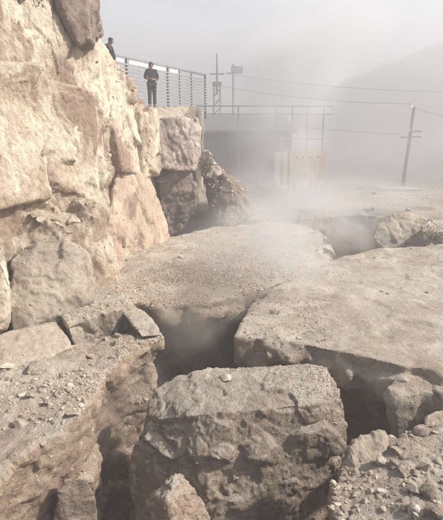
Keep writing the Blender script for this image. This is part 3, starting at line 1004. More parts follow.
def loose(key, n, lo, hi, label, group, seed, meshes=None, **kw):
    pts = scatter_points(key, n, seed=seed, **kw)
    rr = random.Random(seed)
    for p in pts:
        o = bpy.data.objects.new('stone', rr.choice(meshes or STONES))
        COL.objects.link(o)
        s = lo * (hi / lo) ** (rr.random() ** 1.6)
        o.location = (p[0], p[1], p[2] + s * 0.12)
        o.scale = (s, s * rr.uniform(.8, 1.2), s * rr.uniform(.7, 1.1))
        o.rotation_euler = (rr.uniform(-.5, .5), rr.uniform(-.5, .5), rr.uniform(0, 6.28))
        tag(o, label, 'stone', group)


loose('leftfront', 55, 0.045, 0.12, 'loose greyish stone in the rubble of the left foreground mass', 'loose stones on the left foreground mass', 71, clump=0.8)
loose('rightfront', 45, 0.035, 0.14, 'loose stone among the gravel of the bottom right mass', 'loose stones on the bottom right mass', 72, zmin=0.5)
loose('middle', 40, 0.05, 0.11, 'loose stone among the debris on the middle slab', 'loose stones on the middle slab', 73, clump=0.9)
loose('right', 14, 0.04, 0.07, 'small loose stone on the huge right slab', 'loose stones on the right slab', 74, clump=1.2)
loose('cliff', 30, 0.07, 0.20, 'loose block resting on the rubble ledge of the cliff', 'loose blocks on the cliff ledge', 75, meshes=CREAMS, zmin=0.62, box=(15, 180, 115, 285))
loose('farridge', 16, 0.12, 0.28, 'pale stone on the rubble heap in front of the shed', 'stones on the far rubble heap', 76, meshes=WHITES, zmin=0.3)
loose('ground', 24, 0.12, 0.35, 'hazy stone lying on the far ground beyond the slabs', 'stones on the far ground', 77,
      wfn=lambda c: (c[:, 1] > 19) * (c[:, 1] < 36) / c[:, 1])

# ------------------------------------------------------------------ man-made things
M['steel'] = plain('galvanised_steel', (0.25, 0.25, 0.26), 0.7, 0.1)
M['dark_steel'] = plain('dark_steel', (0.13, 0.12, 0.12), 0.7, 0.2)
M['mid_steel'] = plain('mid_steel', (0.20, 0.20, 0.20), 0.7, 0.1)
M['white_sheet'] = plain('white_sheet', (0.72, 0.70, 0.70), 0.6)
M['grey_sheet'] = plain('grey_sheet_metal', (0.085, 0.088, 0.09), 0.7, 0.0, 0.2, 2.0)
M['roof_sheet'] = plain('roof_sheet', (0.20, 0.20, 0.20), 0.7, 0.0, 0.2, 2.0)
M['cream_board'] = plain('cream_board', (0.60, 0.48, 0.335), 0.85, 0.0, 0.2, 3.0)
M['wood'] = plain('weathered_wood', (0.16, 0.13, 0.11), 0.9, 0.0, 0.3, 12.0)
M['porcelain'] = plain('porcelain', (0.75, 0.74, 0.72), 0.3)
M['plank'] = plain('pale_plank', (0.58, 0.52, 0.44), 0.85, 0.0, 0.25, 6.0)
M['black_cloth'] = plain('black_cloth', (0.014, 0.014, 0.018), 0.95, 0.0, 0.3, 20.0)
M['navy_cloth'] = plain('navy_cloth', (0.016, 0.017, 0.026), 0.95, 0.0, 0.35, 25.0, 0.6)
M['trousers'] = plain('dark_trousers', (0.030, 0.027, 0.038), 0.95, 0.0, 0.3, 20.0)
M['skin'] = plain('skin', (0.28, 0.17, 0.115), 0.6, 0.0, 0.08)
M['hair'] = plain('black_hair', (0.02, 0.017, 0.015), 0.7)
M['shoe'] = plain('shoe', (0.04, 0.035, 0.03), 0.6)
M['cable'] = plain('cable', (0.06, 0.06, 0.06), 0.7)


def box_bm(bm, c, size, rot=None):
    r = bmesh.ops.create_cube(bm, size=1.0)
    bmesh.ops.scale(bm, vec=size, verts=r['verts'])
    if rot is not None:
        bmesh.ops.rotate(bm, cent=(0, 0, 0), matrix=rot, verts=r['verts'])
    bmesh.ops.translate(bm, vec=c, verts=r['verts'])
    return r['verts']


def bar_bm(bm, a, b, r0, r1=None, seg=10):
    a, b = Vector(a), Vector(b)
    d = b - a
    r = bmesh.ops.create_cone(bm, cap_ends=True, segments=seg, radius1=r0, radius2=r1 if r1 else r0, depth=d.length)
    bmesh.ops.rotate(bm, cent=(0, 0, 0), matrix=d.to_track_quat('Z', 'Y').to_matrix(), verts=r['verts'])
    bmesh.ops.translate(bm, vec=(a + b) / 2, verts=r['verts'])


def done(name, bm, mat, parent=None, origin=(0, 0, 0), bevel=0.0):
    """mesh given in world coordinates, linked under its thing"""
    if bevel:
        bmesh.ops.bevel(bm, geom=bm.edges[:], offset=bevel, segments=2, affect='EDGES')
    me = bpy.data.meshes.new(name)
    bm.to_mesh(me)
    bm.free()
    me.materials.append(mat)
    o = bpy.data.objects.new(name, me)
    COL.objects.link(o)
    if parent is not None:
        o.parent = parent
        me.transform(Matrix.Translation(-parent.location))
    else:
        me.transform(Matrix.Translation(-Vector(origin)))
        o.location = origin
    return o


def bar(name, a, b, r, mat, parent, r1=None, seg=10):
    bm = bmesh.new()
    bar_bm(bm, a, b, r, r1, seg)
    return done(name, bm, mat, parent)


def beam(name, a, b, w, h, mat, parent):
    bm = bmesh.new()
    a, b = Vector(a), Vector(b)
    d = b - a
    box_bm(bm, (0, 0, 0), (w, d.length, h))
    up = Vector((0, 0, 1)) if abs(d.normalized().z) < 0.95 else Vector((0, 1, 0))
    y = d.normalized()
    x = y.cross(up).normalized()
    z = x.cross(y)
    mt = Matrix((x, y, z)).transposed()
    bmesh.ops.rotate(bm, cent=(0, 0, 0), matrix=mt, verts=bm.verts)
    bmesh.ops.translate(bm, vec=(a + b) / 2, verts=bm.verts)
    return done(name, bm, mat, parent)


def terrain_z(key, x, y, top=True):
    vv = ALLV[key]
    m = np.hypot(vv[:, 0] - x, vv[:, 1] - y) < 0.22
    return float(vv[m, 2].max()) if m.any() else 0.0


# rail fence on the terrace
FA, FB = P(113, 55, 18.7), P(205, 75, 24.5)
FD = FB - FA
fence = tag(empty('rail_fence', (FA[0], FA[1], 4.75)), 'pale horizontal rail fence along the top of the terrace', 'fence')
fz0, fz1 = 4.78, 4.93


def fpt(t, h):
    p = FA + FD * t
    return (p[0], p[1], (fz0 + (fz1 - fz0) * t) * (1 - h) + p[2] * h)


posts = [-0.30, -0.12, 0.11, 0.33, 0.52, 0.66, 0.81, 1.0]
for t in posts:
    a, b = fpt(t, 0.0), fpt(t, 1.0)
    w = 0.095 if t in (0.11, 1.0, 0.52) else 0.06
    bm = bmesh.new()
    box_bm(bm, (a[0], a[1], (a[2] + b[2]) / 2 - 0.15), (w, w, b[2] - a[2] + 0.36))
    done('post', bm, M['mid_steel'], fence)
for k, h in enumerate((0.03, 0.105, 0.18, 0.255, 0.33, 0.405, 0.48, 0.555, 0.63, 0.705, 0.78, 0.855)):
    a, b = fpt(-0.32, h), fpt(1.005, h)
    off = np.array((0.05, -0.05, 0))
    beam('rail', tuple(np.array(a) + off), tuple(np.array(b) + off), 0.035, 0.055, M['steel'], fence)
beam('top_rail', fpt(-0.32, 1.0), fpt(1.01, 1.0), 0.08, 0.08, M['mid_steel'], fence)
for t0, t1 in zip(posts, posts[1:]):
    if t1 > 0.70:
        break
    beam('white_panel', tuple(np.array(fpt(t0 + 0.02, 0.925)) + (0.03, -0.03, 0)), tuple(np.array(fpt(t1 - 0.02, 0.925)) + (0.03, -0.03, 0)), 0.02, 0.15, M['white_sheet'], fence)

# grey shed in the haze
SY = 33.0
xl, xr = P(176, 150, SY)[0], P(292, 150, SY)[0]
zb, zt = 0.2, P(230, 131, SY)[2]
shed = tag(empty('grey_shed', ((xl + xr) / 2, SY, zb)), 'long grey sheet metal shed standing in the haze', 'shed')
n = 8
pw = (xr - xl) / n
pan = None
for k in range(n):
    x0 = xl + k * pw
    if pan is None:
        bm = bmesh.new()
        m_ = 8
        prev = None
        for j in range(m_ * 2 + 1):
            xx = j * (pw - 0.02) / (m_ * 2)
            yy = 0.0 if (j // 1) % 2 == 0 else -0.025
            q = (bm.verts.new((xx, yy, zb)), bm.verts.new((xx, yy, zt)))
            if prev:
                bm.faces.new((prev[0], q[0], q[1], prev[1]))
            prev = q
        bmesh.ops.solidify(bm, geom=bm.faces[:], thickness=0.01)
        pan = bpy.data.meshes.new('wall_panel')
        bm.to_mesh(pan)
        bm.free()
        pan.materials.append(M['grey_sheet'])
    o = bpy.data.objects.new('wall_panel', pan)
    COL.objects.link(o)
    o.parent = shed
    o.location = Vector((x0, SY, 0)) - shed.location
bm = bmesh.new()
box_bm(bm, ((xl + xr) / 2, SY + 3.0, (zb + zt) / 2 - 0.05), (xr - xl - 0.1, 5.8, zt - zb - 0.12))
done('side_wall', bm, M['grey_sheet'], shed)
bm = bmesh.new()
vv = [bm.verts.new(c) for c in ((xl - .3, SY - .35, zt - .02), (xr + .25, SY - .35, zt - .02), (xr + .25, SY + 6.2, zt + 1.5), (xl - .3, SY + 6.2, zt + 1.5))]
bm.faces.new(vv)
bmesh.ops.solidify(bm, geom=bm.faces[:], thickness=0.12)
done('roof', bm, M['roof_sheet'], shed)
beam('gutter', (xl - .3, SY - .42, zt - .06), (xr + .25, SY - .42, zt - .06), 0.12, 0.14, M['dark_steel'], shed)
beam('base_course', (xl, SY - .08, zb + .15), (xr, SY - .08, zb + .15), 0.08, 0.5, M['roof_sheet'], shed)

# pipe gantry
GY = 31.5
gan = tag(empty('pipe_gantry', (P(275, 150, GY)[0], GY, 0.3)), 'thin steel frame of posts and long beams above the cream boards', 'gantry')
gz = P(250, 106, GY)[2]
gz2 = P(250, 114, GY)[2]
for px in (200, 238, 275, 291, 306, 322):
    x = P(px, 150, GY)[0]
    bar('post', (x, GY, 0.2), (x, GY, gz), 0.045, M['mid_steel'], gan)
bar('pipe', (P(196, 106, GY)[0], GY - .1, gz), (P(332, 108, GY)[0], GY - .1, gz - .03), 0.045, M['mid_steel'], gan)
bar('pipe', (P(196, 106, GY)[0], GY - .1, gz2), (P(332, 108, GY)[0], GY - .1, gz2 - .03), 0.04, M['mid_steel'], gan)
bar('pipe', (P(272, 106, GY)[0], GY - .1, gz2 - 1.6), (P(325, 108, GY)[0], GY - .1, gz2 - 1.6), 0.04, M['mid_steel'], gan)

# cream board fence
BY = 30.5
bfen = tag(empty('board_fence', (P(298, 180, BY)[0], BY, 0.4)), 'cream upright board hoarding right of the grey shed', 'hoarding')
zt_, zb_ = P(298, 151, BY)[2], 0.35
x = P(274, 165, BY)[0]
for k, w in enumerate((0.52, 0.46, 0.50, 0.44, 0.50, 0.46, 0.48)):
    bm = bmesh.new()
    box_bm(bm, (x + w / 2, BY, (zt_ + zb_) / 2 + random.uniform(-.04, .06)), (w - 0.13, 0.05, zt_ - zb_ + random.uniform(-.12, .1)), Matrix.Rotation(random.uniform(-.03, .03), 3, 'Y'))
    done('board', bm, M['cream_board'], bfen)
    x += w
for zz in (zb_ + .4, zt_ - .4):
    beam('rail', (P(274, 165, BY)[0], BY + .07, zz), (x, BY + .07, zz), 0.06, 0.1, M['wood'], bfen)

# masts behind the fence
ma = P(217, 112, 38)
mt_ = P(217, 53, 38)
mast = tag(empty('lattice_mast', (ma[0], 38, 0.5)), 'tall lattice mast with a thin tip right of the rail fence', 'mast')
hw = 0.34
zmid = P(217, 84, 38)[2]
for sx in (-1, 1):
    for sy in (-1, 1):
        bar('leg', (ma[0] + sx * hw, 38 + sy * hw, 0.4), (ma[0] + sx * hw * .7, 38 + sy * hw * .7, zmid), 0.06, M['dark_steel'], mast)
zz = 0.8
while zz < zmid - 0.6:
    for sy in (-1, 1):
        bar('brace', (ma[0] - hw * .95, 38 + sy * hw * .9, zz), (ma[0] + hw * .95, 38 + sy * hw * .9, zz + 0.7), 0.03, M['dark_steel'], mast)
    zz += 0.7
bar('tip', (ma[0], 38, zmid - .8), (ma[0], 38, mt_[2]), 0.11, M['dark_steel'], mast, 0.05)
beam('crossarm', (ma[0] - .55, 38, P(217, 74, 38)[2]), (ma[0] + .55, 38, P(217, 74, 38)[2]), 0.1, 0.1, M['dark_steel'], mast)
bm = bmesh.new()
box_bm(bm, (ma[0], 38, zmid), (0.72, 0.72, 0.25))
done('platform', bm, M['dark_steel'], mast)

lp = P(233, 110, 39)
lpt = P(233, 64, 39)
lamp = tag(empty('lamp_post', (lp[0], 39, 0.5)), 'thin pole with a square floodlight head right of the lattice mast', 'lamp post')
bar('pole', (lp[0], 39, 0.4), (lp[0], 39, lpt[2]), 0.10, M['dark_steel'], lamp, 0.07)
bm = bmesh.new()
box_bm(bm, (lp[0] + .3, 38.9, P(233, 70, 39)[2]), (0.95, 0.3, 0.5))
done('lamp_head', bm, M['dark_steel'], lamp, bevel=0.03)
beam('bracket', (lp[0] - .5, 39, P(233, 73, 39)[2]), (lp[0] + .6, 39, P(233, 73, 39)[2]), 0.08, 0.08, M['dark_steel'], lamp)

# leaning utility pole on the right
pb, pt = P(402, 192, 33), P(414, 107, 33)
pole = tag(empty('utility_pole', tuple(pb)), 'leaning wooden utility pole with short crossarms at the right', 'utility pole')
bar('shaft', tuple(pb + (pb - pt) * 0.06), tuple(pt), 0.15, M['wood'], pole, 0.10, 12)
d = (pt - pb)
for t, l0, l1 in ((0.72, -0.15, 0.75), (0.655, -0.75, 0.75)):
    c = pb + d * t
    a_, b_ = c + np.array((l0, -.13, -.02)), c + np.array((l1, -.13, 0.02))
    arm = beam('crossarm', tuple(a_), tuple(b_), 0.10, 0.10, M['wood'], pole)
    for q in (a_, b_):
        bm = bmesh.new()
        bar_bm(bm, tuple(q + np.array((0, 0, .05))), tuple(q + np.array((0, 0, .22))), 0.05, 0.03, 8)
        ins = done('insulator', bm, M['porcelain'], pole)
bm = bmesh.new()
bar_bm(bm, tuple(pt + np.array((-.22, -.05, -.12))), tuple(pt + np.array((-.22, -.05, .22))), 0.09, 0.05, 10)
done('insulator', bm, M['porcelain'], pole)
beam('bracket', tuple(pt + np.array((-.28, -.05, -.14))), tuple(pt + np.array((.1, -.05, -.14))), 0.06, 0.06, M['dark_steel'], pole)


def wire(label, a, b, sag, r=0.018):
    cu = bpy.data.curves.new('power_line', 'CURVE')
    cu.dimensions = '3D'
    cu.bevel_depth = r
    cu.bevel_resolution = 1
    sp = cu.splines.new('POLY')
    N = 24
    sp.points.add(N - 1)
    a, b = np.array(a), np.array(b)
    for k in range(N):
        t = k / (N - 1)
        p = a * (1 - t) + b * t
        sp.points[k].co = (p[0] - a[0], p[1] - a[1], p[2] - a[2] - sag * 4 * t * (1 - t), 1)
    tmp = bpy.data.objects.new('power_line_curve', cu)
    COL.objects.link(tmp)
    me = bpy.data.meshes.new_from_object(tmp.evaluated_get(bpy.context.evaluated_depsgraph_get()))
    bpy.data.objects.remove(tmp)
    me.name = 'power_line'
    me.materials.clear()
    me.materials.append(M['cable'])
    o = bpy.data.objects.new('power_line', me)
    COL.objects.link(o)
    o.location = a
    tag(o, label, 'power line')


zc = P(217, 74, 38)[2]
wire('upper wire from the lattice mast crossarm across the fog', (ma[0] + .5, 38, zc + .05), P(470, 92, 36), 0.35, 0.015)
wire('wire from the pole top insulator leftwards to the lattice mast', tuple(pt + np.array((-.22, -.05, .2))), (ma[0] + .3, 38, P(217, 86, 38)[2]), 0.3, 0.014)
wire('wire hanging from the pole top off the right edge', tuple(pt + np.array((0.0, -.05, -.05))), P(480, 122, 30), 0.15, 0.014)
wire('low double wire running left from the upper pole crossarm', tuple(pb + d * 0.655 + np.array((-.75, -.13, .2))), P(196, 112, 36), 0.25, 0.014)

# planks dropped at the foot of the pole
for k, (a_, b_, lb) in enumerate(((P(377, 188, 30), P(410, 191, 30), 'long pale plank on the ground left of the utility pole'),
                                  (P(396, 192, 29.5), P(418, 193, 29.5), 'short pale plank lying across the foot of the utility pole'),
                                  (P(379, 186, 31), P(384, 189.5, 30.2), 'stubby plank end at the left end of the long pale plank'))):
    za = 0.55
    c = ((a_[0] + b_[0]) / 2, (a_[1] + b_[1]) / 2, 0.4)
    bm = bmesh.new()
    L = math.hypot(b_[0] - a_[0], b_[1] - a_[1])
    box_bm(bm, (0, 0, 0), (L, 0.22, 0.14))
    o = done('plank', bm, M['plank'], None, bevel=0.01)
    o.location = (c[0], c[1], float(ground_z(np.array([c[0]]), np.array([c[1]]))[0]) + 0.10 + 0.02 * k)
    o.rotation_euler = (0, random.uniform(-.02, .02), math.atan2(b_[1] - a_[1], b_[0] - a_[0]))
    tag(o, lb, 'plank')


# ------------------------------------------------------------------ people
def skin_obj(name, joints, edges, root, mat, parent, sub=2):
    """joints: name -> (x, y, z, r or (rx, ry)); one continuous surface grown along the edges"""
    keys = list(joints)
    me = bpy.data.meshes.new(name)
    me.from_pydata([joints[k][:3] for k in keys], [(keys.index(a), keys.index(b)) for a, b in edges], [])
    o = bpy.data.objects.new(name + '_raw', me)
    COL.objects.link(o)
    md = o.modifiers.new('skin', 'SKIN')
    md.use_smooth_shade = True
    lay = me.skin_vertices[0].data
    for i, k in enumerate(keys):
        r = joints[k][3]
        lay[i].radius = r if isinstance(r, tuple) else (r, r)
        lay[i].use_root = (k == root)
    sd = o.modifiers.new('sub', 'SUBSURF')
    sd.levels = sub
    out = bpy.data.meshes.new_from_object(o.evaluated_get(bpy.context.evaluated_depsgraph_get()))
    bpy.data.objects.remove(o)
    out.name = name
    out.materials.clear()
    out.materials.append(mat)
    ob = bpy.data.objects.new(name, out)
    COL.objects.link(ob)
    ob.parent = parent
    return ob


def person(loc, rz, label, pose):
    root = tag(empty('person', loc), label, 'person')
    root.rotation_euler = (0, 0, rz)
    J = dict(pose)
    E = [('pelvis', 'spine'), ('spine', 'chest'), ('chest', 'neck'), ('neck', 'skull'), ('skull', 'crown'), ('skull', 'nose')]
    for s in 'LR':
        E += [('chest', 'sh' + s), ('sh' + s, 'el' + s), ('el' + s, 'wr' + s), ('wr' + s, 'palm' + s),
              ('pelvis', 'hip' + s), ('hip' + s, 'kn' + s), ('kn' + s, 'an' + s), ('an' + s, 'toe' + s)]
        pa, wr = np.array(J['palm' + s][:3]), np.array(J['wr' + s][:3])
        dr = (pa - wr) / np.linalg.norm(pa - wr)
        side = np.cross(dr, (0, 1, 0.01))
        side /= np.linalg.norm(side)
        fwd = np.array((0, -1, 0.0))
        for k, (o_, L) in enumerate(((-.03, .062), (-.01, .075), (.01, .07), (.03, .055))):
            a = pa + side * o_ + dr * 0.02
            m_ = a + dr * L * .55 + fwd * .01
            e = m_ + dr * L * .35 + fwd * .03
            for nm, q, r in (('a', a, .011), ('m', m_, .0095), ('e', e, .008)):
                J['f%s%d%s' % (s, k, nm)] = (*q, r)
            E += [('palm' + s, 'f%s%da' % (s, k)), ('f%s%da' % (s, k), 'f%s%dm' % (s, k)), ('f%s%dm' % (s, k), 'f%s%de' % (s, k))]
        th = pa - dr * .02 + fwd * .045
        J['t' + s] = (*th, .011)
        J['u' + s] = (*(th + dr * .04 + fwd * .015), .009)
        E += [('palm' + s, 't' + s), ('t' + s, 'u' + s)]
    skin_obj('body', J, E, 'pelvis', M['skin'], root)
    # clothes follow the body
    def grow(keys, k, add=0.012):
        d = {}
        for q in keys:
            r = J[q][3]
            r = r if isinstance(r, tuple) else (r, r)
            d[q] = (*J[q][:3], (r[0] * k + add, r[1] * k + add))
        return d
    up = ['pelvis', 'spine', 'chest', 'neck'] + [a + s for a in ('sh', 'el', 'wr') for s in 'LR']
    ju = grow(up, 1.12, 0.02)
    pv_, sv_ = np.array(J['pelvis'][:3]), np.array(J['spine'][:3])
    ju['hem'] = (*(pv_ + (pv_ - sv_) * 0.55), (0.172, 0.138))
    nk = np.array(J['chest'][:3]) * .25 + np.array(J['neck'][:3]) * .75
    ju['neck'] = (*nk, (0.075, 0.07))
    for s in 'LR':
        w = np.array(J['el' + s][:3]) * .08 + np.array(J['wr' + s][:3]) * .92
        ju['wr' + s] = (*w, (0.045, 0.045))
    jk = M['navy_cloth'] if pose is STAND else M['black_cloth']
    skin_obj('jacket', ju, [('hem', 'pelvis'), ('pelvis', 'spine'), ('spine', 'chest'), ('chest', 'neck')] +
             [e for s in 'LR' for e in (('chest', 'sh' + s), ('sh' + s, 'el' + s), ('el' + s, 'wr' + s))], 'pelvis', jk, root)
    lo = ['pelvis'] + [a + s for a in ('hip', 'kn', 'an') for s in 'LR']
    jl = grow(lo, 1.1, 0.014)
    for s in 'LR':
        a_, k_ = np.array(J['an' + s][:3]), np.array(J['kn' + s][:3])
        jl['an' + s] = (*(a_ + (a_ - k_) * 0.12), (0.066, 0.07))
    skin_obj('trousers', jl, [e for s in 'LR' for e in (('pelvis', 'hip' + s), ('hip' + s, 'kn' + s), ('kn' + s, 'an' + s))], 'pelvis', M['trousers'], root)
    for s in 'LR':
        a, t = np.array(J['an' + s][:3]), np.array(J['toe' + s][:3])
        heel = a + (a - t) * np.array((.35, .35, 0)) + np.array((0, 0, t[2] - a[2]))
        skin_obj('shoe', {'h': (*heel, (.045, .045)), 'm': (*((a + t) / 2), (.055, .05)), 't': (*t, (.045, .042)), 'a': (*a, (.05, .05))},
                 [('h', 'm'), ('m', 't'), ('m', 'a')], 'm', M['shoe'], root, 1)
    sk, cr, ns = (np.array(J[q][:3]) for q in ('skull', 'crown', 'nose'))
    back = sk - ns
    back /= np.linalg.norm(back)
    upv = (cr - sk) / np.linalg.norm(cr - sk)
    sd = np.cross(upv, back)
    bm = bmesh.new()
    bmesh.ops.create_uvsphere(bm, u_segments=20, v_segments=14, radius=1.0)
    hc = sk + (cr - sk) * 0.62 + back * 0.016
    for q in bm.verts:
        c_ = np.array(q.co)
        front = c_[1] > 0.25 and c_[2] < 0.15
        k_ = 0.80 if front else 1.0
        q.co = tuple(hc + (sd * c_[0] * 0.094 - back * c_[1] * 0.108 + upv * c_[2] * 0.108) * k_)
    me_ = bpy.data.meshes.new('hair')
    bm.to_mesh(me_)
    bm.free()
    for pl_ in me_.polygons:
        pl_.use_smooth = True
    me_.materials.append(M['hair'])
    h_ = bpy.data.objects.new('hair', me_)
    COL.objects.link(h_)
    h_.parent = root
    for k in (-1, 1):
        bm = bmesh.new()
        bmesh.ops.create_icosphere(bm, subdivisions=2, radius=0.014)
        bmesh.ops.translate(bm, vec=tuple(sk - back * .078 + sd * .034 * k + upv * .03), verts=bm.verts)
        me_ = bpy.data.meshes.new('eye')
        bm.to_mesh(me_)
        bm.free()
        me_.materials.append(M['hair'])
        e_ = bpy.data.objects.new('eye', me_)
        COL.objects.link(e_)
        e_.parent = root
        bm = bmesh.new()
        bmesh.ops.create_icosphere(bm, subdivisions=2, radius=0.028)
        bmesh.ops.scale(bm, vec=(.5, .8, 1.1), verts=bm.verts)
        bmesh.ops.translate(bm, vec=tuple(sk + sd * .088 * k + upv * .01), verts=bm.verts)
        me_ = bpy.data.meshes.new('ear')
        bm.to_mesh(me_)
        bm.free()
        me_.materials.append(M['skin'])
        e_ = bpy.data.objects.new('ear', me_)
        COL.objects.link(e_)
        e_.parent = root
    return root


STAND = {  # faces -y
    'pelvis': (0, 0, 0.93, (.14, .105)), 'spine': (0, .01, 1.10, (.135, .10)), 'chest': (0, .01, 1.32, (.16, .115)), 'neck': (0, 0.0, 1.47, .052),
    'skull': (0, -.02, 1.56, (.078, .09)), 'crown': (0, -.01, 1.645, (.066, .075)), 'nose': (0, -.115, 1.565, .014),
    'shL': (.17, .01, 1.38, .062), 'elL': (.25, .03, 1.12, .045), 'wrL': (.12, -.16, 1.02, .032), 'palmL': (.05, -.20, 1.03, (.038, .024)),
    'shR': (-.17, .01, 1.38, .062), 'elR': (-.27, .02, 1.13, .045), 'wrR': (-.17, -.16, 1.06, .032), 'palmR': (-.10, -.21, 1.06, (.038, .024)),
    'hipL': (.09, 0, .86, .10), 'knL': (.10, -.02, .48, .062), 'anL': (.10, .02, .10, .042), 'toeL': (.12, -.14, .045, .035),
    'hipR': (-.09, 0, .86, .10), 'knR': (-.095, -.02, .48, .062), 'anR': (-.10, .02, .10, .042), 'toeR': (-.12, -.14, .045, .035)}
BEND = {   # bent forward over the edge, faces -y
    'pelvis': (0, .12, 0.88, (.14, .105)), 'spine': (0, .02, 1.06, (.14, .105)), 'chest': (0, -.14, 1.24, (.165, .12)), 'neck': (0, -.27, 1.36, .054),
    'skull': (0, -.36, 1.42, (.08, .092)), 'crown': (0, -.37, 1.505, (.068, .077)), 'nose': (0, -.455, 1.40, .014),
    'shL': (.17, -.16, 1.27, .062), 'elL': (.24, -.20, 1.00, .045), 'wrL': (.16, -.36, .84, .032), 'palmL': (.13, -.41, .77, (.038, .024)),
    'shR': (-.17, -.16, 1.27, .062), 'elR': (-.25, -.18, 1.00, .045), 'wrR': (-.17, -.34, .84, .032), 'palmR': (-.14, -.40, .77, (.038, .024)),
    'hipL': (.09, .12, .82, .10), 'knL': (.12, -.06, .47, .062), 'anL': (.12, .06, .10, .042), 'toeL': (.14, -.10, .045, .035),
    'hipR': (-.09, .12, .82, .10), 'knR': (-.12, -.02, .47, .062), 'anR': (-.12, .12, .10, .042), 'toeR': (-.14, -.04, .045, .035)}
pp = P(152.5, 106, 19.3)
person((pp[0], pp[1], terrain_z('terrace', pp[0], pp[1]) - 0.01), 0.25, 'person in dark clothes standing upright before the rail fence', STAND)
qp = P(105, 55, 17.6)
person((qp[0], qp[1], terrain_z('terrace', qp[0], qp[1]) - 0.01), 0.95, 'person in black bending forward on the slope beside the outcrop', BEND)

# ------------------------------------------------------------------ plants
M['leaf'] = plain('dusty_leaf', (0.16, 0.18, 0.11), 0.8, 0.0, 0.4, 6.0, 0)
M['green_leaf'] = plain('green_leaf', (0.09, 0.16, 0.04), 0.7, 0.0, 0.3, 20.0, 0)
M['straw'] = plain('dry_grass', (0.34, 0.27, 0.13), 0.9, 0.0, 0.3, 20.0, 0)
M['twig'] = plain('twig', (0.17, 0.12, 0.08), 0.9, 0.0, 0.3, 20.0, 0)


def leaves_mesh(name, pts, size, rr, mat, parent):
    n = len(pts)
    base = np.array([(-.5, 0, 0), (0, -.22, .06), (.5, 0, 0), (0, .22, .06)])
    V = []
    for p in pts:
        a = rr.normal(size=3)
        b = rr.normal(size=3)
        a /= np.linalg.norm(a)
        b = np.cross(a, b)
        b /= np.linalg.norm(b)
        c = np.cross(a, b)
        V.append(p + (base * size * rr.uniform(.6, 1.3)) @ np.stack([a, b, c]))
    F = np.arange(n * 4).reshape(n, 4)
    me = mesh_np(name, np.concatenate(V), F)
    me.materials.append(mat)
    o = bpy.data.objects.new(name, me)
    COL.objects.link(o)
    o.parent = parent
    return o


def bush(name, p, rx, rz_, nst, nlv, lsize, label, mat, seed, cat='bush'):
    rr = np.random.default_rng(seed)
    root = tag(empty(name, tuple(p)), label, cat)
    tips = []
    bm = bmesh.new()
    for k in range(nst):
        a = rr.uniform(0, 6.283)
        l = rr.uniform(.3, 1)
        t = np.array((math.cos(a) * rx * l, math.sin(a) * rx * l, rz_ * rr.uniform(.55, 1.0)))
        mid = t * .5 + rr.normal(size=3) * rx * .1
        bar_bm(bm, (0, 0, -.03), tuple(mid), lsize * .14, lsize * .1, 5)
        bar_bm(bm, tuple(mid), tuple(t), lsize * .1, lsize * .04, 5)
        tips += [(mid, t)]
    me_ = bpy.data.meshes.new('stems')
    bm.to_mesh(me_)
    bm.free()
    me_.materials.append(M['twig'])
    o = bpy.data.objects.new('stems', me_)
    COL.objects.link(o)
    o.parent = root
    if nlv:
        L = []
        for k in range(nlv):
            m_, t = tips[rr.integers(len(tips))]
            f = rr.uniform(.1, 1.1)
            L.append(m_ + (t - m_) * f + rr.normal(size=3) * rx * .16)
        leaves_mesh('foliage', L, lsize, rr, mat, root)
    return root


sp_ = surface_at(205, 160, ['bank', 'squarerock', 'terrace'])
bp_ = P(206, 176, 17.7)
bush('small_bush', bp_, 0.34, 0.75, 22, 520, 0.09, 'small dusty grey green bush beside the square pale rock', M['leaf'], 81)
for (px, py, keys, rx, hz, ns, nl, ls, lab, mt__, cat_) in (
        (115, 344, ['leftfront', 'plate', 'darkblock'], 0.08, 0.07, 9, 40, 0.035, 'tiny bright green weed on the left foreground mass', M['green_leaf'], 'weed'),
        (262, 296, ['right'], 0.30, 0.16, 16, 0, 0.06, 'dry twiggy plant on the left corner of the right slab', M['straw'], 'dry plant'),
        (276, 312, ['right'], 0.20, 0.10, 12, 0, 0.05, 'smaller dry twigs in front of the twiggy plant on the right slab', M['straw'], 'dry plant'),
        (436, 240, ['right', 'palefar'], 0.55, 0.30, 60, 260, 0.10, 'straw coloured grass tuft below the whitish far rock', M['straw'], 'grass tuft'),
        (20, 4, ['cliff'], 0.35, 0.35, 24, 220, 0.08, 'dusty shrub on the earth slope at the top left', M['leaf'], 'shrub'),
        (36, 10, ['cliff'], 0.25, 0.25, 18, 150, 0.07, 'lower dusty shrub right of the top left shrub', M['leaf'], 'shrub')):
    q = surface_at(px, py, keys)
    if q is not None:
        bush(cat_.replace(' ', '_'), q, rx, hz, ns, nl, ls, lab, mt__, int(px), cat_)

# ------------------------------------------------------------------ haze and smoke
bm = bmesh.new()
box_bm(bm, (0, 58, 5.75), (236, 148, 23.5))
hz_o = done('haze', bm, None)
hz_o.data.materials.clear()
hm = bpy.data.materials.new('haze')
hm.use_nodes = True
nt = hm.node_tree
nt.nodes.clear()
out = nt.nodes.new('ShaderNodeOutputMaterial')
pv = nt.nodes.new('ShaderNodeVolumePrincipled')
pv.inputs['Color'].default_value = (0.955, 0.965, 0.985, 1)
pv.inputs['Density'].default_value = HAZE_DENSITY
pv.inputs['Anisotropy'].default_value = 0.2
nt.links.new(pv.outputs[0], out.inputs['Volume'])
hz_o.data.materials.append(hm)
tag(hz_o, 'pale grey haze filling the air', 'haze', kind='stuff')


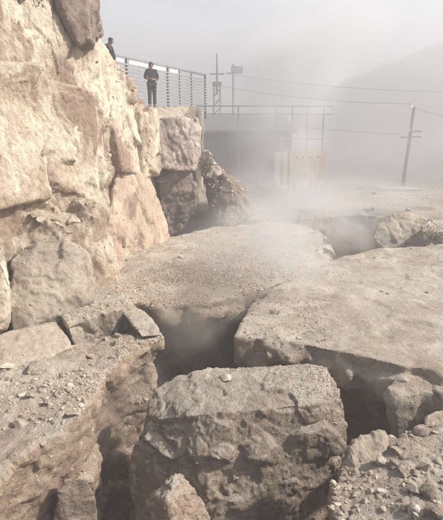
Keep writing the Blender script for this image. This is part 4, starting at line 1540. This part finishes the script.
def smoke(name, c, r, dens, col, label, seed, nscale=1.6, rot=(0, 0, 0), lo=0.42, flat=0.0):
    bm = bmesh.new()
    bmesh.ops.create_icosphere(bm, subdivisions=3, radius=1.0)
    me_ = bpy.data.meshes.new(name)
    bm.to_mesh(me_)
    bm.free()
    o = bpy.data.objects.new(name, me_)
    COL.objects.link(o)
    o.location = tuple(c)
    o.scale = r
    o.rotation_euler = rot
    m = bpy.data.materials.new(name)
    m.use_nodes = True
    nt = m.node_tree
    nt.nodes.clear()
    out = nt.nodes.new('ShaderNodeOutputMaterial')
    pv = nt.nodes.new('ShaderNodeVolumePrincipled')
    pv.inputs['Color'].default_value = (*col, 1)
    pv.inputs['Anisotropy'].default_value = 0.15
    tc = nt.nodes.new('ShaderNodeTexCoord')
    ln = nt.nodes.new('ShaderNodeVectorMath')
    ln.operation = 'LENGTH'
    wz = nt.nodes.new('ShaderNodeTexNoise')
    wz.inputs['Scale'].default_value = nscale * 1.1
    wz.inputs['Detail'].default_value = 2
    nt.links.new(tc.outputs['Object'], wz.inputs['Vector'])
    sb = nt.nodes.new('ShaderNodeVectorMath')
    sb.operation = 'MULTIPLY_ADD'
    sb.inputs[1].default_value = (1.1, 1.1, 0.5)
    sb.inputs[2].default_value = (-0.55, -0.55, -0.25)
    nt.links.new(wz.outputs['Color'], sb.inputs[0])
    ad = nt.nodes.new('ShaderNodeVectorMath')
    nt.links.new(tc.outputs['Object'], ad.inputs[0])
    nt.links.new(sb.outputs[0], ad.inputs[1])
    nt.links.new(ad.outputs[0], ln.inputs[0])
    l0 = nt.nodes.new('ShaderNodeVectorMath')
    l0.operation = 'LENGTH'
    nt.links.new(tc.outputs['Object'], l0.inputs[0])
    edge = _ramp(nt, l0.outputs['Value'], [(0.6, 1.0), (0.98, 0.0)])
    fall = _ramp(nt, ln.outputs['Value'], [(flat, 1.0), (0.97, 0.0)])
    add = nt.nodes.new('ShaderNodeVectorMath')
    add.operation = 'ADD'
    add.inputs[1].default_value = (seed * 3.1, seed * 1.7, seed * .9)
    nt.links.new(tc.outputs['Object'], add.inputs[0])
    nz = _noise(nt, add.outputs[0], nscale, 3, 0.55, 0.5)
    k = _ramp(nt, nz, [(lo, 0.0), (0.72, 1.0)])
    dd = _math(nt, 'MULTIPLY', _math(nt, 'MULTIPLY', _math(nt, 'MULTIPLY', fall, edge), k), dens)
    nt.links.new(dd, pv.inputs['Density'])
    nt.links.new(pv.outputs[0], out.inputs['Volume'])
    me_.materials.append(m)
    return tag(o, label, 'smoke', kind='stuff')


for c_, r_, d_, lab_, sd_ in (((2.3, 20.6, 1.4), (3.4, 2.2, 2.1), 1.7, 'white steam billowing low behind the middle slab', 1),
                              ((2.7, 21.4, 3.8), (3.0, 2.2, 3.0), 1.5, 'white steam puff rising before the board hoarding', 11),
                              ((3.3, 22.2, 6.4), (3.6, 2.5, 3.2), 1.2, 'pale steam puff spreading above the board hoarding', 12),
                              ((4.6, 23.0, 9.2), (4.8, 3.0, 3.4), 0.8, 'thin topmost steam drifting off into the sky', 13)):
    smoke('steam_puff', c_, r_, d_, (0.96, 0.96, 0.965), lab_, sd_, nscale=1.3, lo=0.38)
smoke('fog_bank', (4, 50, 4), (75, 27, 24), 0.15, (0.955, 0.96, 0.97), 'thick pale fog bank swallowing the hillside and the shed', 7, nscale=2.6, lo=0.22, flat=0.5)
smoke('ground_mist', (4.2, 20.0, 0.9), (7.5, 3.2, 1.6), 0.9, (0.94, 0.94, 0.945), 'low mist over the ground behind the slabs', 2, lo=0.38)
smoke('pit_smoke', P(350, 236, 16.0), (1.9, 1.5, 0.9), 0.35, (0.80, 0.79, 0.77), 'smoke welling from the pit beside the round boulder', 3, lo=0.40)
smoke('cleft_smoke', P(208, 320, z=-0.3), (1.6, 1.6, 1.05), 2.1, (0.60, 0.56, 0.50), 'brownish smoke filling the cleft behind the central boulder', 4, lo=0.36)
smoke('crack_smoke', P(126, 395, z=-0.6), (0.95, 1.6, 0.7), 0.9, (0.56, 0.52, 0.47), 'thin smoke in the crack left of the central boulder', 5, lo=0.36)
smoke('drifting_smoke', P(285, 245, z=0.9), (3.0, 3.8, 1.6), 1.0, (0.94, 0.935, 0.93), 'thin smoke drifting over the joint of the two big slabs', 6, lo=0.40)
